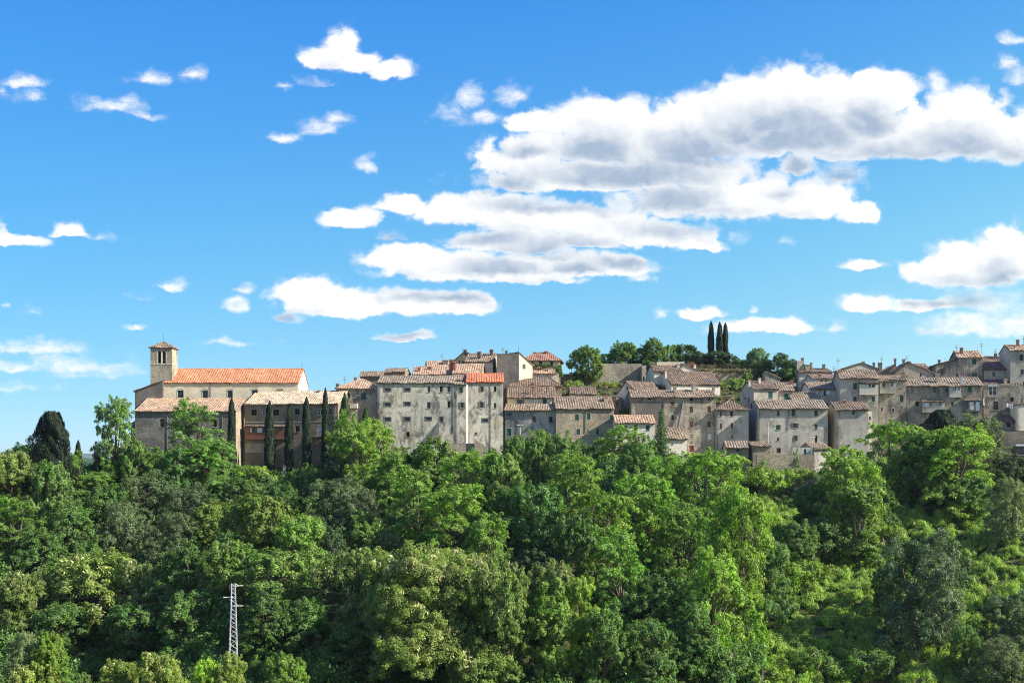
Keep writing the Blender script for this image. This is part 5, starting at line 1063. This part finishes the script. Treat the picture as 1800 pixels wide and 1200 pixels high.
T_('robinia',604,722,850,72,'tall tree in front of the annex with a brown withered patch',Y=244,tint=(1.1,1.1,1)); T_('robinia',655,735,850,72,'bright tree at the left corner of the pale convent',Y=243,tint=BR); T_('robinia',628,745,875,84,'broad bright tree between the monastery wing and the convent',tint=G1); T_('oak',590,800,880,70,'dark bushy tree under the right end of the monastery wing')
# under the convent
T_('robinia',700,785,900,90,'bright feathery tree below the small convent door'); T_('broad',762,768,880,104,'round bright tree under the slanted convent buttress',tint=G1); T_('robinia',818,790,930,100,'feathery tree below the convent terrace',tint=G1); T_('broad',880,797,930,90,'rounded ivy mound below the stair parapet',tint=G1)
T_('broad',905,765,860,46,'small tree beside the parked car',Y=246); T_('broad',945,756,880,64,'leafy tree in front of the grey front house',tint=G1); T_('broad',985,760,890,90,'spreading tree below the rough stone house'); T_('robinia',1010,795,960,110,'big soft green tree below the rough stone house',tint=(1.1,1.05,1))
T_('robinia',1088,748,880,100,'bright tree in front of the white cottage',Y=243,tint=G1); T_('broad',1128,765,890,86,'tree between the white cottage and the dark spruce'); T_('spruce',1162,714,850,46,'dark pointed spruce in front of the long stone house',Y=246,tint=(1.3,1.5,1.3)); T_('robinia',1180,800,930,90,'feathery tree under the white lean house',tint=(1,1.05,.9))
T_('robinia',1240,790,960,140,'wide feathery tree just below the shadowed grey house',tint=G1,var=0); T_('shrub',1340,810,880,96,'yellow green mound of climbers below the garden wall',tint=YL); T_('shrub',1395,822,842,70,'yellow green hedge along the lower terrace wall',Y=241.5,tint=YL); T_('shrub',1400,786,806,26,'palm like grey bush beside the garden shed',Y=245,tint=(1.4,1.3,1.2))
# right hand upper slope
T_('robinia',1490,785,985,120,'tall ivy hung tree below the pale blank walled house',tint=G1,var=3); T_('ivy',1510,850,1010,80,'ivy column hanging under the tall tree right of the terrace walls',tint=(1.1,1.1,1)); T_('robinia',1562,740,890,116,'bright tree right of the pale blank walled house',tint=G1); T_('bigcypress',1655,722,810,62,'dark broad evergreen against the long dark stone house',Y=248,tint=(1.1,1.1,1))
T_('robinia',1680,748,905,150,'wide bright layered tree below the long dark stone house',tint=BR,var=1); T_('olive',1728,728,860,110,'grey green tree below the window house with laundry',Y=243,tint=(1.1,1.1,.9)); T_('broad',1622,765,900,100,'shady green tree above the brick hut',tint=DK); T_('oak',1790,800,880,80,'dark tree below the white roofed carport',tint=(1.2,1.0,1.0)); T_('olive',1770,838,960,90,'pale grey tree at the right edge above the bramble field',tint=(1.3,1.25,1)); T_('broad',1430,850,960,80,'dark bushy tree below the lower terrace wall',tint=DK)
# second row, left
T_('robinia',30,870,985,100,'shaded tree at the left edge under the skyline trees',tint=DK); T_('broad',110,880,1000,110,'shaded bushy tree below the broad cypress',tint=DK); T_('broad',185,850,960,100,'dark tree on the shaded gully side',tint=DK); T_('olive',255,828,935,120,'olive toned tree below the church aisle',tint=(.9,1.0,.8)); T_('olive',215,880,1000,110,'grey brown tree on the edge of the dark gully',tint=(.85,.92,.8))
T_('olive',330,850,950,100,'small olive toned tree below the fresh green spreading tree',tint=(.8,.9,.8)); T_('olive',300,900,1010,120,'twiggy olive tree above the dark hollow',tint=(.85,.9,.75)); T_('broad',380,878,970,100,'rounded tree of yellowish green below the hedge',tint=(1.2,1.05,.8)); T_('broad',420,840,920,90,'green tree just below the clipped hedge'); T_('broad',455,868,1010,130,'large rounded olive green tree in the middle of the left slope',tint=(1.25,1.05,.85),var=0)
T_('broad',525,905,1030,110,'tree with a sunny right edge beside the large olive green one',tint=(1.2,1.2,.9)); T_('olive',585,836,950,120,'dense grey green tree below the round pale bush',tint=(.95,1.05,.85)); T_('olive',640,860,960,80,'reddish grey tree left of the feathery slope trees',tint=(.85,.85,.78)); T_('broad',500,850,930,70,'dark green tree left of the dense grey green one',tint=DK)
T_('broad',640,898,1000,80,'leafy young tree rising from the shade below the grey green trees',tint=G1); T_('oak',575,920,1020,80,'dark tree in shade left of the leafy young tree'); T_('olive',682,925,1000,60,'feathery little tree on the dark slope above the big chestnut',tint=(1.2,1.3,1.1)); T_('robinia',735,820,980,110,'tall feathery tree below the rounded bright tree',var=2); T_('robinia',800,850,1010,120,'feathery tree in the middle of the slope above the big chestnut',tint=G1); T_('robinia',860,900,1050,100,'feathery green tree above the right shoulder of the big chestnut')
T_('broad',890,860,980,80,'green tree below the ivy mound',tint=DK); T_('broad',950,850,1000,110,'tree hung with climbers under the leafy front tree',tint=BL); T_('robinia',1045,860,1030,130,'full feathery tree in the centre right of the slope',tint=(1.05,1.0,.9)); T_('oak',940,960,1060,90,'dark tree in the hollow right of the big chestnut'); T_('robinia',1130,830,990,120,'feathery tree left of the brightest locust',tint=(1,1.05,.85)); T_('robinia',1092,925,1110,110,'tall locust with stacked leaf clumps low on the slope',tint=(.95,1.05,1))
T_('robinia',1195,880,1050,110,'shaded tree with pale branches left of the brightest locust',tint=DK); T_('robinia',1290,850,1140,130,'brightest yellow green locust catching the sun on the right',tint=BR,var=3); T_('robinia',1250,960,1160,110,'yellow green locust low beside the brightest one',tint=G1); T_('broad',1350,950,1080,100,'ivy draped bush on the edge of the bramble field',tint=(.95,1,1)); T_('broad',1150,1010,1120,110,'low tree with dark leaves below the locusts',tint=DK)
T_('oak',1440,905,1000,84,'dark climber covered tree left of the ivy column',tint=(1.9,1.8,1.4))
# lower slope
T_('olive',1612,935,1150,170,'big round grey green evergreen standing alone in the bramble field',tint=(.85,.95,.93),var=0); T_('shrub',1552,920,975,90,'yellowish thicket just above the lone grey green tree',tint=(1.4,1.3,.8)); T_('shrub',1748,1030,1080,50,'bright yellow green shrub in the bramble field',tint=YL); T_('olive',1775,1040,1160,110,'dark grey bush at the right edge below the bright shrub',tint=(.8,.9,.85)); T_('olive',1760,1120,1230,130,'twiggy shrub mass in the bottom right corner',tint=(1,1,.85))
T_('chestnut',180,968,1125,190,'chestnut with pale flowers on the left lower slope',tint=G1,var=0); T_('chestnut',255,985,1110,110,'smaller flowering chestnut beside the left one',var=1); T_('chestnut',35,1005,1130,110,'flowering tree at the left edge of the lower slope',tint=G1,var=2); T_('broad',330,950,1100,130,'dark green tree left of the pylon',tint=DK); T_('broad',405,950,1080,110,'round green tree right above the pylon',tint=G1); T_('broad',490,965,1100,130,'round soft green tree right of the pylon top',tint=(1.15,1.1,.95))
T_('chestnut',600,965,1140,150,'chestnut with bright cream flowers left of the biggest one',tint=(1,1,1),var=1); T_('bigchestnut',755,960,1200,320,'biggest flowering chestnut, a huge pale topped dome',tint=G1); T_('chestnut',860,980,1220,150,'right shoulder chestnut hung with ivy beside the biggest dome',tint=(.95,1,.9),var=0); T_('chestnut',690,968,1150,170,'flowering chestnut behind the left of the biggest dome',tint=G1,var=0)
T_('chestnut',965,985,1110,90,'slim chestnut with pale flowers right of the biggest dome',var=2); T_('ivy',965,1020,1230,70,'ivy smothered trunk standing right of the biggest dome',tint=(1.1,1.1,.9)); T_('ivy',1025,1015,1210,66,'lime green ivy topped tree right of the smothered trunk',tint=(1.45,1.35,.8)); T_('broad',1065,1070,1225,100,'green tree at the bottom below the stacked locust',tint=(1,1.05,.9)); T_('ivy',895,1080,1240,60,'trunk wrapped in ivy under the right shoulder chestnut',tint=(1,1,1)); T_('olive',700,1090,1215,150,'dark leafy bush under the biggest dome',tint=(.6,.7,.6)); T_('broad',540,1050,1160,110,'dark tree under the cream flowered chestnut',tint=DK)
# bottom edge
T_('olive',42,1108,1270,70,'grey green tree in the bottom left corner',Y=144,tint=(1.4,1.4,1.1)); T_('broad',84,1110,1280,60,'lime green ivy clad tree near the bottom left corner',Y=143,tint=(1.5,1.4,.8)); T_('chestnut',70,1165,1300,120,'cream flowered chestnut top at the bottom left',Y=142,tint=(1.5,1.4,1)); T_('chestnut',205,1160,1290,84,'pointed chestnut top at the bottom edge left of the dead twigs',Y=144,tint=(1.4,1.35,.9))
T_('chestnut',285,1145,1300,100,'pale chestnut top under the bare dead twigs',Y=142,tint=(1.5,1.4,1)); T_('dead',300,1128,1300,46,'bare dead tree sticking out of the pale chestnut top',Y=143); T_('broad',364,1158,1290,50,'vivid lime green bush left of the pylon foot',Y=144,tint=(1.9,1.8,.8)); T_('chestnut',410,1148,1300,66,'cream flowered tree hiding the pylon foot',Y=144,tint=(1.5,1.4,1),var=1); T_('dead',458,1160,1300,30,'bare forked dead stem right of the pylon foot',Y=144)
T_('broad',505,1150,1300,84,'light green tree at the bottom edge right of the dead stem',Y=144,tint=(1.4,1.35,.9)); T_('dead',22,988,1060,20,'bare dead snag above the trees at the left edge',Y=192); T_('shrub',130,1180,1290,60,'low shrub top between the bottom left trees',Y=143,tint=G1); T_('shrub',1345,1160,1230,110,'yellow green bramble mound at the bottom edge',tint=YL); T_('shrub',1620,1182,1240,70,'pale green bush top at the bottom edge below the lone tree',tint=YL)
T_('shrub',1430,1130,1190,90,'leafy bramble mound above the bottom edge',tint=G1); T_('shrub',1520,1140,1200,100,'spreading bramble bush left below the lone grey green tree',tint=(1,1.05,.9)); T_('broad',1700,1100,1200,60,'ivy hung bush right below the lone grey green tree',tint=(.9,.95,.9))

T_('broad',1400,915,1010,90,'creeper covered mound between the brightest locust and the ivy column',tint=(1,1,.9)); T_('shrub',1330,1030,1110,100,'bushy mound on the shaded edge of the bramble field',tint=(.9,1,.9)); T_('shrub',1400,985,1040,110,'bramble mound on the sunny part of the field',tint=YL)
T_('broad',1215,1060,1190,100,'low dark tree beneath the yellow green locust',tint=DK); T_('broad',1140,1090,1220,110,'shady tree at the bottom right of the lime green ivy tree',tint=DK); T_('shrub',1280,1130,1200,110,'leafy mound at the bottom below the low dark tree',tint=G1); T_('broad',1560,990,1090,60,'small bush leaning on the left side of the lone grey green tree',tint=DK)
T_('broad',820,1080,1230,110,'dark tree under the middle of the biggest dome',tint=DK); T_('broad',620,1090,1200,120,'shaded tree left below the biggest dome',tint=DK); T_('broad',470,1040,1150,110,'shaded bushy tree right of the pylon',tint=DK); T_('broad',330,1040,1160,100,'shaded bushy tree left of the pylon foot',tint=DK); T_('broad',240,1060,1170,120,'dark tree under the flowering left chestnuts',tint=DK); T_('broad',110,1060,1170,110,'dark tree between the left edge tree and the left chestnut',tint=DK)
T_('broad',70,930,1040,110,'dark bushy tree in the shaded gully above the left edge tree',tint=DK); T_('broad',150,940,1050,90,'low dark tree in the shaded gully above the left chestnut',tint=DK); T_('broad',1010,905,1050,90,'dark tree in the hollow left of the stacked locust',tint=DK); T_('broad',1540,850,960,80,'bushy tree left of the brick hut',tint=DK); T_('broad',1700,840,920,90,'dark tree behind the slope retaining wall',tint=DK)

# ------------------------------------------------------------------ ground cover: thickets and brambles nobody could count
def cover(name, label, pts, src_meshes, smin, smax, tint, leafmat, seed):
    rng = np.random.default_rng(seed); n = len(pts); me = bpy.data.meshes.new(name); me.vertices.add(n); me.vertices.foreach_set('co', pts.astype(np.float32).reshape(-1))
    at = me.attributes.new('sc', 'FLOAT_VECTOR', 'POINT'); s = smin+(smax-smin)*rng.random(n)**1.6; at.data.foreach_set('vector', np.stack([s, s*rng.uniform(.8, 1.3, n), s*rng.uniform(.8, 2.0, n)], -1).astype(np.float32).reshape(-1))
    ar = me.attributes.new('rot', 'FLOAT_VECTOR', 'POINT'); ar.data.foreach_set('vector', np.stack([rng.uniform(-.5, .5, n), rng.uniform(-.5, .5, n), rng.uniform(0, 6.28, n)], -1).astype(np.float32).reshape(-1))
    ai = me.attributes.new('pick', 'INT', 'POINT'); ai.data.foreach_set('value', rng.integers(0, len(src_meshes), n).astype(np.int32)); me.update()
    o = link(name, me, M[leafmat]); o.color = (*tint, 1); tag(o, label, kind='stuff')
    colr = bpy.data.collections.new(name+'_source')
    for i, sm in enumerate(src_meshes):
        so_ = bpy.data.objects.new('%s_clump' % name, sm); so_.color = (*tint, 1); colr.objects.link(so_)
    g = bpy.data.node_groups.new(name, 'GeometryNodeTree'); g.interface.new_socket('Geometry', in_out='INPUT', socket_type='NodeSocketGeometry'); g.interface.new_socket('Geometry', in_out='OUTPUT', socket_type='NodeSocketGeometry')
    N = g.nodes; L = g.links; gi = N.new('NodeGroupInput'); go = N.new('NodeGroupOutput'); ci = N.new('GeometryNodeCollectionInfo'); ci.inputs[0].default_value = colr; ci.inputs['Separate Children'].default_value = True; ci.inputs['Reset Children'].default_value = True
    io = N.new('GeometryNodeInstanceOnPoints'); io.inputs['Pick Instance'].default_value = True
    def attr(nm, ty): a = N.new('GeometryNodeInputNamedAttribute'); a.data_type = ty; a.inputs['Name'].default_value = nm; return a.outputs[0]
    L.new(gi.outputs[0], io.inputs['Points']); L.new(ci.outputs[0], io.inputs['Instance']); L.new(attr('pick', 'INT'), io.inputs['Instance Index'])
    L.new(attr('rot', 'FLOAT_VECTOR'), io.inputs['Rotation']); L.new(attr('sc', 'FLOAT_VECTOR'), io.inputs['Scale']); L.new(io.outputs[0], go.inputs[0])
    md = o.modifiers.new('scatter', 'NODES'); md.node_group = g; return o
def tuft(seed, leaf, r=1.0, n=900, size=.12, asp=.5, up=.5, h=.8, updir=0.0):
    rng = np.random.default_rng(seed); L = [((rng.uniform(-.6, .6)*r, rng.uniform(-.6, .6)*r, rng.uniform(.1, .5)*h), rng.uniform(.4, .7)*r) for _ in range(7)]; Q = []
    for c, rr in L:
        m_ = n//7; d = unit(rng.normal(size=(m_, 3))); d[:, 2] = np.abs(d[:, 2])*1.0-.15; p = np.array(c)+d*rr*(.35+.65*rng.random((m_, 1))+.5*rng.random((m_, 1))**5)*np.array([1, 1, h])
        Q.append(leafquads(p, unit(d+rng.normal(size=(m_, 3))*.5+np.array([0, 0, up])), size*(.5+1.0*rng.random(m_)), asp, rng, updir))
    me = quads_mesh('clump', np.concatenate(Q)); me.materials.append(M[leaf]); return me
rng = np.random.default_rng(5)
def scatter(n, x0, x1, y0, y1, test=None, sink=.1):
    x = rng.uniform(x0, x1, n); y = rng.uniform(y0, y1, n); 
    if test is not None: k = test(x, y); x, y = x[k], y[k]
    return np.stack([x, y, ground_z(x, y)-sink], -1)
pxof = lambda x, y: HX+F*x/y
wood = [tuft(100+i, 'l_mid', 1.5, 2400, .105, h=1.1) for i in range(3)]
bram = [tuft(110+i, 'l_grass', 1.0, 1500, .10, asp=.34, h=1.1, up=0.0, updir=.7) for i in range(5)]
dry = [tuft(130+i, 'l_dry', 1.0, 1200, .08, asp=.3, h=.9, up=0.0, updir=.7) for i in range(3)]
dark = [tuft(120+i, 'l_dark', 1.5, 2200, .10, h=1.0) for i in range(2)]
cover('undergrowth', 'dark undergrowth filling the wooded slope', scatter(5600, -150, 75, 118, 247, lambda x, y: (pxof(x, y) < 1330)), wood, .8, 2.3, (.72, .82, .75), 'l_mid', 1)
cover('bramble_field', 'sunlit brambles and weeds covering the open slope on the right', scatter(9000, 25, 150, 118, 236, lambda x, y: (pxof(x, y) > 1270)), bram, .4, 1.5, (1.4, 1.42, 1.05), 'l_grass', 2)
cover('thicket', 'dark thicket along the foot of the town walls', scatter(1500, -140, 130, 238, 249), dark, .5, 1.1, (1.3, 1.4, 1.1), 'l_dark', 3)
tp = scatter(420, 47, 64, 288.5, 296); tp[:, 2] = (HY-653)/F*290-.15
cover('hilltop_weeds', 'dry grass and weeds on the banks below the castle garden', np.concatenate([scatter(1700, 5, 95, 276, 298), scatter(350, 46, 66, 283, 290), tp]), dry, .25, .8, (1, 1, 1), 'l_dry', 4)
cover('distant_scrub', 'scrub covering the land beyond both ends of the town', np.concatenate([scatter(2600, -260, -70, 256, 420), scatter(1600, 134, 300, 240, 340)]), wood, .7, 1.6, (.9, .95, .9), 'l_mid', 6)
cover('valley_scrub', 'scrub on the near side of the valley', scatter(3500, -130, 130, 20, 118), wood, .6, 1.2, (.8, .9, .8), 'l_mid', 7)

# ------------------------------------------------------------------ air
HZ = 19500.0
hz = MB().box(-HZ, HZ, -1100, HZ, -132, 60).build('haze', None)
hm_ = bpy.data.materials.new('haze_air'); hm_.use_nodes = True; T = NT(hm_.node_tree); T.n.clear()
pv = T.node('ShaderNodeVolumePrincipled', {'Color': (.72, .84, 1.0, 1), 'Density': 4.5e-5, 'Anisotropy': .2})
T.l.new(pv.outputs[0], T.node('ShaderNodeOutputMaterial').inputs['Volume'])
hz.data.materials.append(hm_); tag(hz, 'thin blue summer haze over the far hills', kind='stuff')
scene.cycles.volume_bounces = 0
